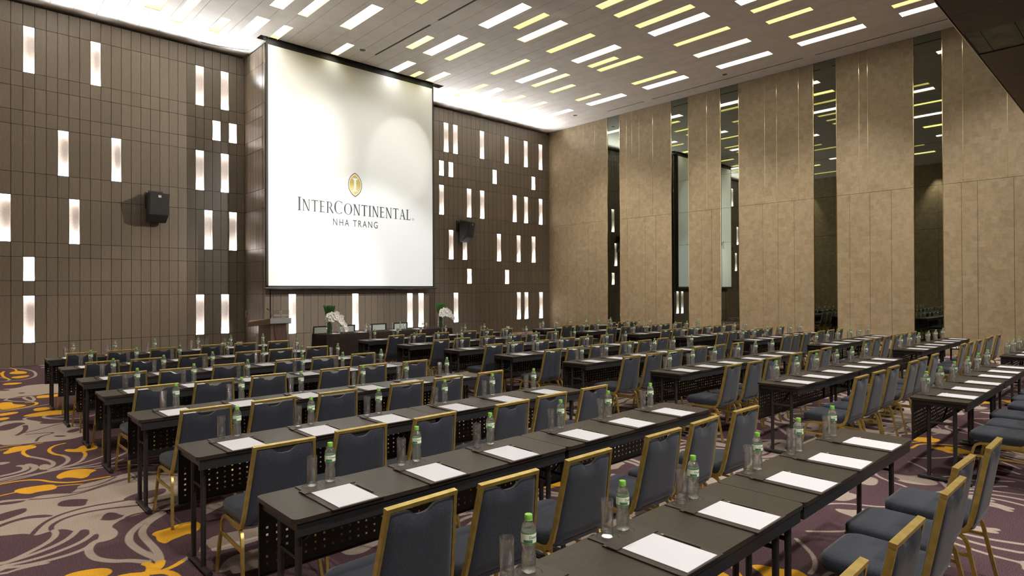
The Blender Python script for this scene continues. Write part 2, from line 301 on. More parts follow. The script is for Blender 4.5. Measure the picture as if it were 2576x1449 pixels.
# leaves, buds and tendrils of the carpet drawn as outlines: (origin x, y, scale) of the drawing frame
C1, C2, C3, C4 = (0, 900, 3.64), (0, 1100, 2.912), (0, 1224, 3.64), (330, 1224, 3.64)
MOTIF = [
 ('T', C1, 0, [(-60, 590), (210, 570), (330, 575), (370, 590), (360, 605), (470, 605), (600, 590), (760, 600), (820, 640), (820, 700), (700, 735), (600, 752), (420, 768), (200, 792), (-60, 805)]),
 ('P', C1, 0, [(-20, 630), (100, 600), (180, 590), (250, 600), (180, 620), (100, 660), (-20, 672)]), ('P', C1, 0, [(600, 680), (650, 655), (760, 640), (720, 672), (650, 688)]), ('P', C1, 0, [(488, 712), (620, 710), (585, 724), (500, 724)]),
 ('P', C1, .055, [(230, 620), (240, 650), (200, 690), (100, 730), (-20, 748)]), ('P', C1, .03, [(200, 690), (350, 660), (520, 610), (700, 575)]), ('P', C1, .03, [(330, 765), (360, 722), (520, 682), (400, 688), (240, 702)]),
 ('T', C1, 0, [(-20, 290), (150, 280), (250, 250), (470, 235), (600, 250), (720, 285), (720, 330), (480, 322), (300, 345), (200, 350), (80, 372), (-20, 378)]), ('P', C1, 0, [(-10, 290), (110, 292), (60, 303), (-10, 304)]), ('P', C1, 0, [(150, 322), (240, 315), (205, 331)]),
 ('T', C1, .035, [(45, 392), (60, 375), (100, 368), (230, 360), (480, 320)]), ('T', C1, .045, [(45, 385), (120, 400), (290, 400), (320, 385), (290, 352), (225, 355), (215, 372), (300, 400)]), ('T', C1, .04, [(-20, 500), (200, 465), (450, 425)]),
 ('T', C1, .05, [(-20, 95), (150, 95), (300, 115), (335, 150), (310, 180), (200, 205), (50, 215)]), ('T', C1, .04, [(-20, 180), (40, 185), (95, 200), (60, 215), (-20, 218)]), ('T', C1, .04, [(880, 520), (700, 562), (480, 560), (385, 548), (420, 525), (560, 518)]),
 ('T', C1, .03, [(900, 480), (700, 500), (560, 540), (430, 552), (400, 540)]), ('T', C1, .04, [(370, 590), (210, 565), (240, 545), (400, 530)]),
 ('Y', C1, 0, [(72, 145), (120, 125), (190, 120), (252, 130), (240, 145), (140, 150)]), ('Y', C1, 0, [(90, 178), (150, 170), (272, 157), (265, 172), (200, 185), (130, 188)]), ('Y', C1, 0, [(12, 245), (60, 230), (218, 225), (180, 240), (60, 250)]), ('Y', C1, .04, [(150, 122), (145, 105), (90, 92)]), ('Y', C1, .05, [(0, 150), (45, 120), (20, 135), (20, 170), (90, 200)]),
 ('Y', C1, 0, [(330, 362), (345, 348), (440, 340), (560, 328), (560, 350), (440, 364), (345, 371)]), ('Y', C1, 0, [(-20, 410), (120, 404), (110, 425), (260, 430), (200, 450), (100, 466), (-20, 476)]), ('Y', C1, .045, [(240, 410), (320, 405), (345, 420), (300, 440), (130, 470), (-20, 482)]),
 ('Y', C1, 0, [(303, 472), (340, 458), (460, 450), (475, 465), (380, 487), (310, 487)]), ('Y', C1, 0, [(198, 535), (300, 508), (480, 480), (700, 478), (700, 500), (400, 532), (250, 539)]), ('Y', C1, 0, [(-20, 515), (80, 500), (172, 494), (165, 507), (60, 527), (-20, 535)]), ('Y', C1, 0, [(-20, 556), (60, 544), (98, 550), (40, 571), (-20, 573)]),
 # main taupe field of the near aisle
 ('T', C2, 0, [(-60, 470), (120, 452), (215, 450), (300, 425), (430, 412), (510, 412), (560, 385), (572, 352), (690, 325), (800, 297), (850, 285), (930, 262), (1060, 245), (1300, 265), (1456, 290), (1456, 420), (1300, 470), (1180, 500), (1080, 545), (970, 580), (905, 595), (850, 625), (812, 655), (858, 680), (868, 705), (840, 740), (760, 765), (700, 772), (735, 712), (690, 702), (650, 730), (660, 680), (620, 672), (575, 685), (540, 690), (500, 675), (440, 672), (395, 682), (330, 700), (262, 722), (232, 712), (170, 705), (80, 715), (-60, 728)]),
 ('P', C2, 0, [(412, 495), (450, 465), (540, 452), (655, 452), (635, 470), (630, 500), (540, 508), (440, 508)]), ('P', C2, 0, [(722, 604), (745, 600), (752, 575), (790, 549), (850, 552), (880, 568), (918, 570), (880, 592), (820, 610), (750, 608)]), ('P', C2, 0, [(895, 465), (920, 440), (1000, 410), (1120, 385), (1215, 370), (1220, 400), (1150, 432), (1040, 462)]),
 ('P', C2, 0, [(-20, 482), (120, 466), (205, 458), (150, 479), (60, 493), (-20, 499)]), ('P', C2, 0, [(-20, 570), (40, 550), (120, 530), (190, 516), (202, 535), (170, 556), (90, 586), (-20, 626)]), ('P', C2, 0, [(-20, 645), (100, 603), (220, 574), (330, 565), (410, 573), (330, 589), (220, 593), (100, 619), (-20, 668)]),
 ('P', C2, .035, [(235, 712), (270, 670), (330, 620), (430, 570), (560, 530), (700, 498), (850, 475), (960, 455)]), ('P', C2, .035, [(385, 690), (370, 660), (400, 630), (480, 590), (600, 555), (750, 528), (900, 510), (1050, 495), (1250, 450)]), ('P', C2, .026, [(220, 455), (330, 450), (460, 435), (600, 408), (750, 360), (880, 320), (1000, 290), (1150, 268), (1400, 290)]), ('P', C2, .022, [(510, 410), (620, 395), (740, 355), (850, 320), (960, 292), (1100, 262)]), ('P', C2, .022, [(560, 377), (650, 365), (760, 335), (850, 290)]), ('P', C2, .03, [(930, 585), (1010, 555), (1180, 540), (1300, 500), (1456, 470)]),
 ('T', C3, .042, [(495, 400), (515, 430), (490, 475), (400, 535), (250, 610), (100, 680), (-30, 715)]), ('T', C3, .042, [(720, 390), (640, 470), (500, 545), (330, 610), (150, 670), (-30, 718)]), ('T', C3, .04, [(850, 430), (760, 500), (600, 570), (420, 635), (200, 695), (-30, 735)]), ('T', C3, .042, [(900, 490), (800, 560), (650, 620), (430, 680), (200, 730), (-30, 748)]), ('T', C3, .03, [(430, 700), (250, 735), (100, 775), (-30, 825)]),
 ('T', C3, .05, [(880, 500), (825, 540), (808, 590), (840, 640), (900, 668), (1050, 685), (1200, 675), (1350, 692)]),
 ('T', C4, .05, [(570, 70), (470, 130), (350, 190), (240, 250), (100, 330), (20, 395), (-20, 450), (-20, 510), (50, 570), (150, 625), (250, 662), (270, 700)]), ('T', C4, .05, [(300, 245), (170, 320), (105, 390), (98, 440), (150, 500), (220, 570), (262, 640), (265, 700)]), ('T', C4, .04, [(540, 640), (450, 690)]), ('T', C4, .03, [(640, 590), (660, 540), (700, 490)]),
 ('T', C4, 0, [(690, 482), (800, 440), (1000, 400), (1250, 360), (1250, 460), (1050, 530), (900, 570), (740, 600), (730, 560), (705, 560)]), ('T', C4, 0, [(790, 797), (830, 710), (900, 650), (1030, 600), (1250, 540), (1250, 720), (1000, 790), (920, 802), (915, 755), (860, 780)]), ('T', C4, 0, [(640, 270), (700, 250), (810, 190), (900, 150), (860, 110), (700, 150), (640, 200)]),
 ('Y', C4, .06, [(268, 690), (255, 735), (195, 780), (120, 802), (-20, 812)]), ('Y', C4, .05, [(130, 705), (175, 715), (180, 760), (140, 800)]), ('Y', C4, .04, [(465, 685), (380, 735), (300, 765), (230, 785)]), ('Y', C4, .05, [(200, 790), (300, 780), (370, 792), (420, 830)]),
 ('Y', C4, 0, [(183, 446), (210, 415), (330, 385), (450, 335), (580, 317), (635, 332), (636, 382), (562, 434), (520, 430), (440, 462), (360, 492), (320, 524), (270, 512), (235, 495), (226, 452)]), ('Y', C3, 0, [(540, 840), (650, 790), (800, 760), (950, 742), (1025, 758), (1030, 792), (930, 840)]), ('Y', C3, 0, [(1000, 840), (1150, 795), (1330, 788), (1400, 840)]),
 # plum zone above with gold buds
 ('Y', C2, 0, [(405, 292), (440, 263), (510, 240), (600, 229), (718, 238), (690, 250), (660, 262), (650, 286), (600, 304), (540, 295), (470, 295), (440, 309)]), ('Y', C2, .032, [(-20, 348), (80, 328), (200, 312), (300, 312), (360, 325), (450, 332), (560, 328), (680, 308), (800, 287)]),
 ('Y', C2, 0, [(95, 398), (130, 378), (250, 358), (370, 344), (405, 350), (422, 370), (380, 386), (260, 402), (230, 415), (150, 413)]), ('Y', C2, .022, [(-20, 434), (60, 415), (115, 403)]), ('Y', C2, .022, [(410, 358), (500, 350), (600, 342)]), ('Y', C2, 0, [(15, 117), (60, 95), (80, 74), (170, 61), (262, 57), (270, 76), (200, 91), (110, 109), (40, 124)]), ('Y', C2, .022, [(-20, 78), (60, 62), (150, 55)]), ('Y', C2, .025, [(-20, 98), (150, 70), (310, 40)]),
 ('Y', C2, .035, [(190, 90), (165, 105), (175, 125), (212, 141)]), ('T', C2, .04, [(208, 140), (300, 155), (380, 175), (395, 195), (380, 215), (330, 235)]), ('Y', C2, .035, [(472, 44), (400, 60), (360, 85), (360, 105), (400, 125), (460, 133)]), ('T', C2, .04, [(458, 132), (500, 150), (500, 175), (460, 205), (360, 238)]),
 ('Y', C2, 0, [(467, 96), (490, 85), (560, 88), (590, 64), (640, 57), (718, 61), (712, 86), (650, 96), (600, 109), (540, 108), (490, 106)]), ('Y', C2, .035, [(610, 105), (628, 120), (622, 138)]), ('T', C2, .035, [(624, 136), (600, 170), (540, 200), (460, 215), (370, 238)]),
 ('T', C2, .03, [(790, 125), (640, 180), (500, 215), (300, 260), (100, 300), (-30, 325)]), ('T', C2, .03, [(960, 95), (800, 170), (640, 210), (400, 240), (200, 290), (-30, 340)]), ('T', C2, .03, [(900, 160), (780, 205), (620, 222), (430, 236)]), ('T', C2, .03, [(1150, 200), (980, 198), (820, 210), (700, 228)]),
 ('T', C2, .055, [(140, 208), (190, 212), (190, 238), (100, 265), (-30, 292)]), ('T', C2, .055, [(205, 198), (262, 210), (250, 240), (170, 270), (-30, 315)]), ('T', C2, 0, [(290, 205), (330, 195), (370, 203), (352, 225), (300, 240), (286, 232)]), ('T', C2, 0, [(-20, -15), (160, -15), (90, 22), (-20, 42)]), ('T', C2, 0, [(-20, 183), (85, 179), (60, 192), (-20, 208)]),
]
def sd_fields(X_, Y_):
    T = np.full(X_.shape, -1.0); G = np.full(X_.shape, -1.0)
    for kind, (ox, oy, sc), wd, pts in MOTIF:
        P = np.array([pxfloor(ox+a/sc, oy+b_/sc) for a, b_ in chaikin(pts, wd == 0)]); mg = .12
        sel = (X_ > P[:, 0].min()-mg) & (X_ < P[:, 0].max()+mg) & (Y_ > P[:, 1].min()-mg) & (Y_ < P[:, 1].max()+mg)
        x = X_[sel]; y = Y_[sel]
        if not len(x): continue
        n_ = len(P); dm = np.full(x.shape, 9.0); ins = np.zeros(x.shape, bool)
        for i in range(n_ if wd == 0 else n_-1):
            a = P[i]; b_ = P[(i+1) % n_]; d = b_-a; L2 = max(d@d, 1e-12); t = np.clip(((x-a[0])*d[0]+(y-a[1])*d[1])/L2, 0, 1)
            dm = np.minimum(dm, np.hypot(x-a[0]-t*d[0], y-a[1]-t*d[1]))
            if wd == 0:
                c = ((a[1] > y) != (b_[1] > y)); xi = a[0]+(y-a[1])*d[0]/(d[1] if abs(d[1]) > 1e-9 else 1e-9); ins ^= c & (x < xi)
        s_ = np.where(ins, dm, -dm) if wd == 0 else wd/2-dm
        if kind == 'T': T[sel] = np.maximum(T[sel], s_)
        elif kind == 'P': T[sel] = np.minimum(T[sel], -s_)
        else: G[sel] = np.maximum(G[sel], s_)
    return T, G
def carpet_mesh(x0, x1, y0, y1, res, plain=False):
    nx, ny = int(round((x1-x0)/res))+1, int(round((y1-y0)/res))+1
    X_, Y_ = np.meshgrid(np.linspace(x0, x1, nx), np.linspace(y0, y1, ny)); T, G = sd_fields(X_, Y_)
    if plain: T = np.maximum(T, G); G = G*0-1
    me = bpy.data.meshes.new('carpet_panel'); V = np.stack([X_.ravel()-x0, Y_.ravel()-y0, np.zeros(X_.size)], 1)
    i, j = np.meshgrid(np.arange(nx-1), np.arange(ny-1)); a = (j*nx+i).ravel(); Q = np.stack([a, a+1, a+nx+1, a+nx], 1)
    me.vertices.add(len(V)); me.vertices.foreach_set('co', V.ravel()); me.loops.add(Q.size); me.loops.foreach_set('vertex_index', Q.ravel().astype(np.int32))
    me.polygons.add(len(Q)); me.polygons.foreach_set('loop_start', np.arange(0, Q.size, 4, dtype=np.int32)); me.update(calc_edges=True)
    for nm, f in (('taupe', T), ('gold', G)): at = me.attributes.new(nm, 'FLOAT', 'POINT'); at.data.foreach_set('value', f.ravel().astype(np.float32))
    me.materials.append(MT['carpet']); return me
TX0, TW, TY0, TH = .30, 1.40, 4.40, 4.20
own = carpet_mesh(TX0, TX0+TW, TY0-.6, YW, .015)
obj('carpet_panel', own, floor, (TX0, TY0-.6, 0))
tile = carpet_mesh(TX0, TX0+TW, TY0, TY0+TH, .0175)
tile2 = carpet_mesh(TX0, TX0+TW, TY0, TY0+TH, .0175, True)
short = carpet_mesh(TX0, TX0+TW, TY0, TY0+(YW-(TY0+3*TH)), .0175) if YW > TY0+3*TH else None
for i in range(-1, 14):
    for j in range(-2, 4):
        if i == 0 and j >= 0: continue
        me = tile if (i+2*j) % 3 == 0 or j == 1 and i > 3 else tile2; x = TX0+i*TW; y = TY0+j*TH
        if y > YW: continue
        h_ = TH
        if i == 0 and j == -1: pass
        mxx, myy = i % 2 == 1, j % 2 == 1
        if y+TH > YW+.6: 
            continue
        obj('carpet_panel', me, floor, (x+(TW if mxx else 0), y+(TH if myy else 0), -.0004*(1 if i == 0 else 0)), (0, 0, 0), (-1 if mxx else 1, -1 if myy else 1, 1))
# the strip left along the front wall
ylast = TY0+3*TH
if ylast < YW:
    for i in range(-1, 14):
        if i == 0: continue
        me = short; mxx = i % 2 == 1; x = TX0+i*TW
        obj('carpet_panel', me, floor, (x+(TW if mxx else 0), ylast, 0), (0, 0, 0), (-1 if mxx else 1, 1, 1))

# ------------------------------------------------------------------ panelled front walls
ROWS = [0, .55, 1.685, 2.04, 2.615, 2.965, 4.087, 4.638, 5.763, 6.11, 6.68, 7.035, 8.15, 8.66]
ROWH = {'a': 11, 'b': 9, 'c': 7, 'd': 5, 'e': 3, 'f': 1}   # niche rows by lower joint index
def panel_wall(name, ncol, pitch, place, niches, vis, rot):
    """place(k) -> world position of the lower left corner of column k; panels face local -Y"""
    root = struct(name); root.rotation_euler = (0, 0, 0)
    meshes = {}; niches = {(k, ROWH[r]) for k, r in niches}
    W = pitch*ncol
    e = bpy.data.objects.new
    back = MB(); back.box(0, W, .13, .16, 0, ROWS[-1]); back.box(0, W, .0, .13, ROWS[-1], ROWS[-1]+.005)
    bo = obj('backing', back.mesh('backing', MT['veneer_end']), root, place(0), (0, 0, rot))
    items = []
    for k in range(ncol):
        for r in range(len(ROWS)-1):
            if (k, r) in niches: continue
            items.append((k, r))
    items.sort(key=lambda q: (0 if q[0] in vis else 1, -(q[1] in (1, 3, 5, 7, 9, 11)), (Vector(place(q[0]))-Vector((0, 0, 0))).length if rot == 0 else 0))
    rest = MB(); g = .0045
    p0 = Vector(place(0)); dirv = (Vector(place(1))-p0)
    for n_, (k, r) in enumerate(items):
        z0, z1 = ROWS[r], ROWS[r+1]
        if n_ < 290 and k in vis:
            if r not in meshes: meshes[r] = boxmesh('wall_panel', g, pitch-g, 0, .03, g, z1-z0-g, MT['veneer'])
            p = Vector(place(k)); p.z = z0
            obj('wall_panel', meshes[r], root, p, (0, 0, rot))
        else:
            rest.box(k*pitch+g, (k+1)*pitch-g, 0, .03, z0+g, z1-g)
    if rest.f:
        tag(obj('far_panels', rest.mesh('far_panels', MT['veneer']), root, place(0), (0, 0, rot)), kind='stuff')
    for (k, r) in sorted(niches):
        h = ROWS[r+1]-ROWS[r]; mb = MB(); d = .12; a, c_ = .004, pitch-.004; t = .003
        mb.box(a, c_, d-t, d, .004, h-.004); mb.box(a, a+t, 0, d, .004, h-.004); mb.box(c_-t, c_, 0, d, .004, h-.004)
        mb.box(a, c_, 0, d, h-.004-t, h-.004); mb.box(a, c_, 0, d, .004, .004+t)
        key = ('n', round(h, 3), round(pitch, 3))
        if key not in NICHE: 
            lb = MB(); lb.box(a+.01, c_-.01, .03, d-.015, .008, .014); lb.box(a+.01, c_-.01, .03, d-.015, h-.014, h-.009, 1)
            NICHE[key] = (mb.mesh('lit_niche', MT['niche']), lb.mesh('light_strip', [MT['niche_led'], MT['niche_led_top']]))
        p = Vector(place(k)); p.z = ROWS[r]
        o = obj('lit_niche', NICHE[key][0], root, p, (0, 0, rot))
        obj('light_strip', NICHE[key][1], o)
    return root
NICHE = {}
PL = .2236; PR = (XW-XC1)/34
NL_ = 34
left_n = [(1, 'a'), (7, 'a'), (18, 'a'), (21, 'a'), (20, 'b'), (22, 'b'), (4, 'c'), (9, 'c'), (18, 'c'), (21, 'c'),
          (-1, 'd'), (5, 'd'), (19, 'd'), (22, 'd'), (-2, 'e'), (1, 'e'), (1, 'f'), (18, 'f'), (21, 'f'), (-6, 'c'), (-8, 'f')]
panel_wall('wall_front_left', NL_, PL, lambda k: (XC0-PL*(NL_-k), YW, 0), [(k+10, r) for k, r in left_n], range(8, 34), 0)
right_n = [(1, 'a'), (3, 'a'), (9, 'a'), (15, 'a'), (20, 'a'), (24, 'a'), (0, 'b'), (2, 'b'), (12, 'b'), (22, 'b'),
           (0, 'c'), (6, 'c'), (9, 'c'), (17, 'c'), (20, 'c'), (24, 'c'), (2, 'd'), (5, 'd'), (13, 'd'), (18, 'd'), (22, 'd'),
           (6, 'e'), (15, 'e'), (3, 'f'), (18, 'f'), (20, 'f'), (24, 'f')]
panel_wall('wall_front_right', 34, PR, lambda k: (XC1+PR*k, YW, 0), [(k+7, r) for k, r in right_n], range(4, 34), 0)
PC = (XC1-XC0)/25
panel_wall('wall_front_centre', 25, PC, lambda k: (XC0+PC*k, YC, 0), [(3, 'f'), (12, 'f'), (21, 'f'), (23, 'f')], range(0, 25), 0)
PRt = (YW-YC)/7
# return wall facing the left section (panels face -X)
panel_wall('wall_front_return', 7, PRt, lambda k: (XC0, YW-PRt*k, 0), [], range(0, 7), -PI/2)
struct('trim_1', boxmesh('trim_1', XC0-.004, XC0+.006, YC-.004, YC+.03, 0, ROWS[-1], MT['fabric_wall']))
struct('wall_front_return_right', boxmesh('wall_front_return_right', XC1-.03, XC1, YC+.16, YW, 0, ROWS[-1], MT['veneer']))
# wall behind the panels
struct('wall_front', boxmesh('wall_front', XL-.3, XW+.3, YW+.38, YW+.5, 0, ZC+.3, MT['plaster']))
# door handle on the return wall
dh = thing('door_handle', 'slim steel pull handle on the panelled return wall beside the lectern', 'handle', (XC0-.001, 18.42, 1.1))
mb = MB(); mb.tube([(-.04, 0, -.1), (-.04, 0, .1)], .008); obj('grip', mb.mesh('grip', MT['steel'], True), dh)
mb = MB(); mb.tube([(-.04, 0, .08), (0, 0, .08)], .005, refup=(0, 1, 0)); obj('standoff', mb.mesh('standoff', MT['steel'], True), dh)
mb = MB(); mb.tube([(-.04, 0, -.08), (0, 0, -.08)], .005, refup=(0, 1, 0)); obj('standoff', mb.mesh('standoff', MT['steel'], True), dh)

# ------------------------------------------------------------------ right wall: fabric panels, mirrors, brass trims
wr = struct('wall_right')
obj('backing', boxmesh('backing', XW+.02, XW+.1, YB, YW+.4, 0, ZC, MT['veneer_end']), wr)
ZJ = 4.57
mir = [(15.345, 14.732), (12.387, 11.682), (10.439, 9.778), (7.363, 6.699), (4.708, 4.038)]
upv = [17.51, 16.61, 16.0, 14.4, 14.14, 13.81, 13.19, 10.96, 8.89, 8.5, 7.81, 6.08, 5.85, 3.59, 2.67, 1.2, -.4, -2, -3.6]
lov = [17.53, 17.01, 16.36, 15.97, 14.37, 13.55, 13.07, 11.18, 10.79, 8.97, 8.47, 7.96, 6.35, 5.81, 5.26, 3.63, 3.29, 2.55, 1.2, -.4, -2, -3.6]
edges = [YW]+[e for m_ in mir for e in m_]+[YB]
trims_up = {16.61, 16.0, 14.4, 14.14, 13.81, 13.19, 10.96, 8.89, 8.5, 7.81, 6.08, 5.85, 3.59, 2.67}
for i in range(0, len(edges), 2):
    ya, yb = edges[i], edges[i+1]
    for vs, z0, z1 in ((upv, ZJ, ZC), (lov, 0, ZJ)):
        cuts = [ya]+[v_ for v_ in vs if yb < v_ < ya]+[yb]
        for a, b_ in zip(cuts, cuts[1:]):
            t = random.uniform(0, .004)
            obj('fabric_panel', boxmesh('fabric_panel', XW-.02+t, XW+.02, b_+.003, a-.003, z0+.004, z1-.004, MT['fabric_wall']), wr)
            if b_ in vs: obj('metal_trim', boxmesh('metal_trim', XW-.019, XW-.012, b_-.0035, b_+.0035, z0+.01, z1-.01 if z0 else ZJ-.01, MT['brass_trim'] if z0 else MT['tableedge']), wr)
for a, b_ in mir:
    mz = [0, 3.39, ZJ, 5.73, ZC]
    for z0, z1 in zip(mz, mz[1:]):
        obj('mirror_pane', boxmesh('mirror_pane', XW-.006, XW+.02, b_+.012, a-.012, z0+.003, z1-.003, MT['mirror']), wr)
    for e_ in (a, b_):
        obj('mirror_edge_trim', boxmesh('mirror_edge_trim', XW-.024, XW-.004, e_-.008, e_+.008, 0, ZC, MT['brass_trim']), wr)
# left wall (seen only in the mirrors)
wl = struct('wall_left'); obj('backing', boxmesh('backing', XL-.1, XL-.02, YB, YW+.4, 0, ZC, MT['veneer_end']), wl)
yy = YB
while yy < YW-.5:
    y2 = min(yy+1.35, YW)
    for z0, z1 in ((0, 3.2), (3.2, 6.0), (6.0, ZC)): obj('fabric_panel', boxmesh('fabric_panel', XL-.02, XL, yy+.004, y2-.004, z0+.004, z1-.004, MT['fabric_wall']), wl)
    yy = y2
struct('wall_back', boxmesh('wall_back', XL-.3, XW+.3, YB-.1, YB, 0, ZC+.2, MT['plaster']))

# ------------------------------------------------------------------ ceiling planks with light slots
SL = [(3.62, 3.96, 16.13, 17.0, 'Y'), (4.3, 4.55, 15.70, 17.4, 'B'), (5.2, 5.45, 16.33, 17.4, 'Y'), (5.84, 6.17, 13.12, 14.85, 'W'), (5.84, 6.17, 15.65, 17.45, 'W'),
 (6.54, 6.8, 13.12, 14.85, 'B'), (6.56, 6.8, 15.7, 16.78, 'B'), (7.65, 7.97, 13.12, 14.8, 'B'), (8.33, 8.54, 11.2, 12.3, 'Y'), (8.33, 8.56, 15.65, 16.68, 'B'),
 (9.7, 9.93, 13.7, 14.8, 'Y'), (10.3, 10.63, 10.6, 12.26, 'W'), (10.3, 10.63, 13.1, 14.8, 'W'), (10.33, 10.63, 15.62, 16.67, 'W'), (11.04, 11.26, 13.1, 14.77, 'Y'),
 (11.06, 11.28, 10.6, 11.74, 'Y'), (11.08, 11.28, 16.1, 16.68, 'Y'), (11.68, 12.0, 10.61, 12.25, 'B'), (11.7, 12.0, 15.63, 16.67, 'B'), (11.72, 12.0, 7.87, 9.5, 'Y'),
 (12.45, 12.69, 7.87, 9.5, 'Y'), (12.85, 13.08, 13.1, 14.75, 'Y'), (12.87, 13.1, 10.6, 12.28, 'Y'), (13.36, 13.56, 15.62, 17.32, 'Y'), (13.36, 13.6, 7.86, 9.5, 'Y'),
 (13.95, 14.28, 13.1, 14.73, 'W'), (13.97, 14.3, 10.62, 12.26, 'W'), (13.97, 14.28, 15.61, 17.25, 'W'), (14.0, 14.33, 7.86, 9.53, 'W'), (14.02, 14.35, 5.4, 7.05, 'W'),
 (14.66, 14.91, 13.1, 14.71, 'Y'), (14.67, 14.92, 11.17, 12.23, 'Y'), (14.77, 15.0, 5.4, 7.03, 'Y'), (15.13, 15.35, 15.63, 16.7, 'Y'), (15.15, 15.4, 10.63, 12.25, 'Y'),
 (15.2, 15.42, 7.86, 9.5, 'Y'), (15.58, 15.82, 13.65, 14.73, 'Y'), (15.68, 15.9, 5.93, 7.05, 'Y'), (16.25, 16.5, 15.6, 17.22, 'B'), (16.32, 16.63, 7.87, 9.52, 'B'),
 (16.96, 17.19, 13.65, 14.73, 'Y'), (17.0, 17.25, 10.61, 12.25, 'Y'), (17.06, 17.29, 5.38, 7.04, 'Y'), (17.08, 17.31, 2.9, 4.54, 'Y'), (17.62, 17.96, 10.62, 12.24, 'W'),
 (17.62, 17.96, 13.11, 14.76, 'W'), (17.62, 17.92, 15.6, 17.2, 'W'), (17.67, 18.0, 7.87, 9.52, 'W'), (17.7, 18.02, 5.37, 7.06, 'W'), (17.7, 18.0, 2.9, 4.54, 'W'),
 # the same pattern carried on over the part of the ceiling above the frame
 (1.9, 2.22, 15.7, 17.2, 'W'), (.6, .85, 13.1, 14.7, 'Y'), (2.0, 2.32, 10.6, 12.2, 'W'), (3.3, 3.55, 13.1, 14.7, 'B'), (4.4, 4.72, 10.6, 12.2, 'W'), (6.5, 6.82, 7.87, 9.5, 'W'),
 (2.4, 2.72, 7.87, 9.5, 'B'), (4.5, 4.75, 7.87, 9.0, 'Y'), (8.6, 8.92, 7.87, 9.5, 'W'), (10.3, 10.62, 7.87, 9.5, 'W'), (7.2, 7.45, 10.6, 12.2, 'Y'), (10.3, 10.6, 5.4, 7.05, 'W'),
 (12.2, 12.45, 5.4, 7.05, 'B'), (8.2, 8.5, 5.4, 7.05, 'B'), (6.0, 6.3, 5.4, 7.05, 'W'), (3.2, 3.5, 5.4, 7.05, 'W'), (.8, 1.1, 5.4, 7.05, 'Y'), (1.5, 1.8, 2.9, 4.54, 'W'),
 (4.5, 4.8, 2.9, 4.54, 'W'), (7.3, 7.6, 2.9, 4.54, 'B'), (10.4, 10.7, 2.9, 4.54, 'W'), (13.2, 13.5, 2.9, 4.54, 'B'), (15.6, 15.8, 3.4, 4.54, 'Y')]
SCR = (6.34, 12.5, 16.72, 17.02)
GR = [(9.33, 9.40, 13.1, 15.9), (9.33, 9.40, 11.1, 12.75), (18.96, 19.03, 13.1, 14.8), (18.96, 19.03, 7.4, 12.75), (18.98, 19.05, 3.7, 7.05)]
holes = [s[:4] for s in SL]+[SCR]+GR
ce = struct('ceiling')
X = 2.369-.4665*8; YE = YW-.27
while X < XW+.01:
    xa, xb = max(X, XL), min(X+.4665, XW)
    if xb-xa > .02:
        a, b_ = xa+.0045, xb-.0045
        ye = YE if X < XC0+.1 else YW+.38
        xs = sorted({a, b_, *[q for h in holes for q in h[:2] if a < q < b_ and True]})
        ys = sorted({YS-1.5, ye, *[q for h in holes if h[0] < b_ and h[1] > a for q in h[2:]]})
        ys = [q for q in ys if q <= ye]
        mb = MB()
        for x0, x1 in zip(xs, xs[1:]):
            for y0, y1 in zip(ys, ys[1:]):
                cx, cy = (x0+x1)/2, (y0+y1)/2
                if any(h[0]-.001 < cx < h[1]+.001 and h[2] < cy < h[3] for h in holes): continue
                mb.box(x0, x1, y0, y1, ZC, ZC+.02)
        obj('ceiling_plank', mb.mesh('ceiling_plank', MT['ceiling']), ce)
    X += .4665
obj('cove_board', boxmesh('cove_board', XL, XC0-.005, YE+.008, YW+.38, ZC, ZC+.02, MT['ceiling']), ce)
obj('roof_void', boxmesh('roof_void', XL-.3, XW+.3, YB-.3, YW+.6, ZC+.3, ZC+.36, MT['veneer_end']), ce)
# recessed lamps
wn_ = {'W': 'flush white', 'Y': 'deep yellow-sided', 'B': 'deep white-and-yellow'}
order = sorted(range(len(SL)), key=lambda i: (round(SL[i][2]/2.7), SL[i][0]))
bands = {}
for i in range(len(SL)):
    bnd = [k for k, (lo, hi) in enumerate(((15.5, 18), (13, 15.4), (10.5, 12.9), (7.8, 10), (5.3, 7.5), (2.8, 5))) if lo < SL[i][2] < hi][0]
    bands.setdefault(bnd, []).append(i)
ORD = ['first', 'second', 'third', 'fourth', 'fifth', 'sixth', 'seventh', 'eighth', 'ninth', 'tenth', 'eleventh', 'twelfth', 'thirteenth', 'fourteenth', 'fifteenth']
BN = ['band nearest the screen wall', 'second band from the screen wall', 'third band from the screen wall', 'fourth band from the screen wall', 'fifth band from the screen wall', 'band nearest the soffit']
for bnd, ids in bands.items():
    ids.sort(key=lambda i: SL[i][0])
    for q, i in enumerate(ids):
        x0, x1, y0, y1, k = SL[i]; d = .05 if k == 'W' else (.3 if k == 'Y' else .14)
        t = thing('recessed_ceiling_light', f'{wn_[k]} ceiling slot light, {ORD[q]} from left, {BN[bnd]}', 'ceiling light', ((x0+x1)/2, (y0+y1)/2, ZC), 0, 'slot lights in the plank ceiling')
        hx, hy = (x1-x0)/2, (y1-y0)/2; mb = MB(); e = .003
        mb.add([(-hx, -hy, 0), (hx, -hy, 0), (hx, hy, 0), (-hx, hy, 0), (-hx, -hy, d), (hx, -hy, d), (hx, hy, d), (-hx, hy, d)], [(0, 4, 5, 1), (1, 5, 6, 2), (2, 6, 7, 3), (3, 7, 4, 0)])
        obj('glowing_lining', mb.mesh('glowing_lining', MT['slot_side_glow_w'] if k == 'W' else MT['slot_side']), t)  # side lining glows by itself, as if lit by the panel
        mb = MB(); mb.box(-hx, hx, -hy, hy, d, d+.01); obj('light_panel', mb.mesh('light_panel', MT['slot_white'] if k == 'W' else MT['slot_warm']), t)
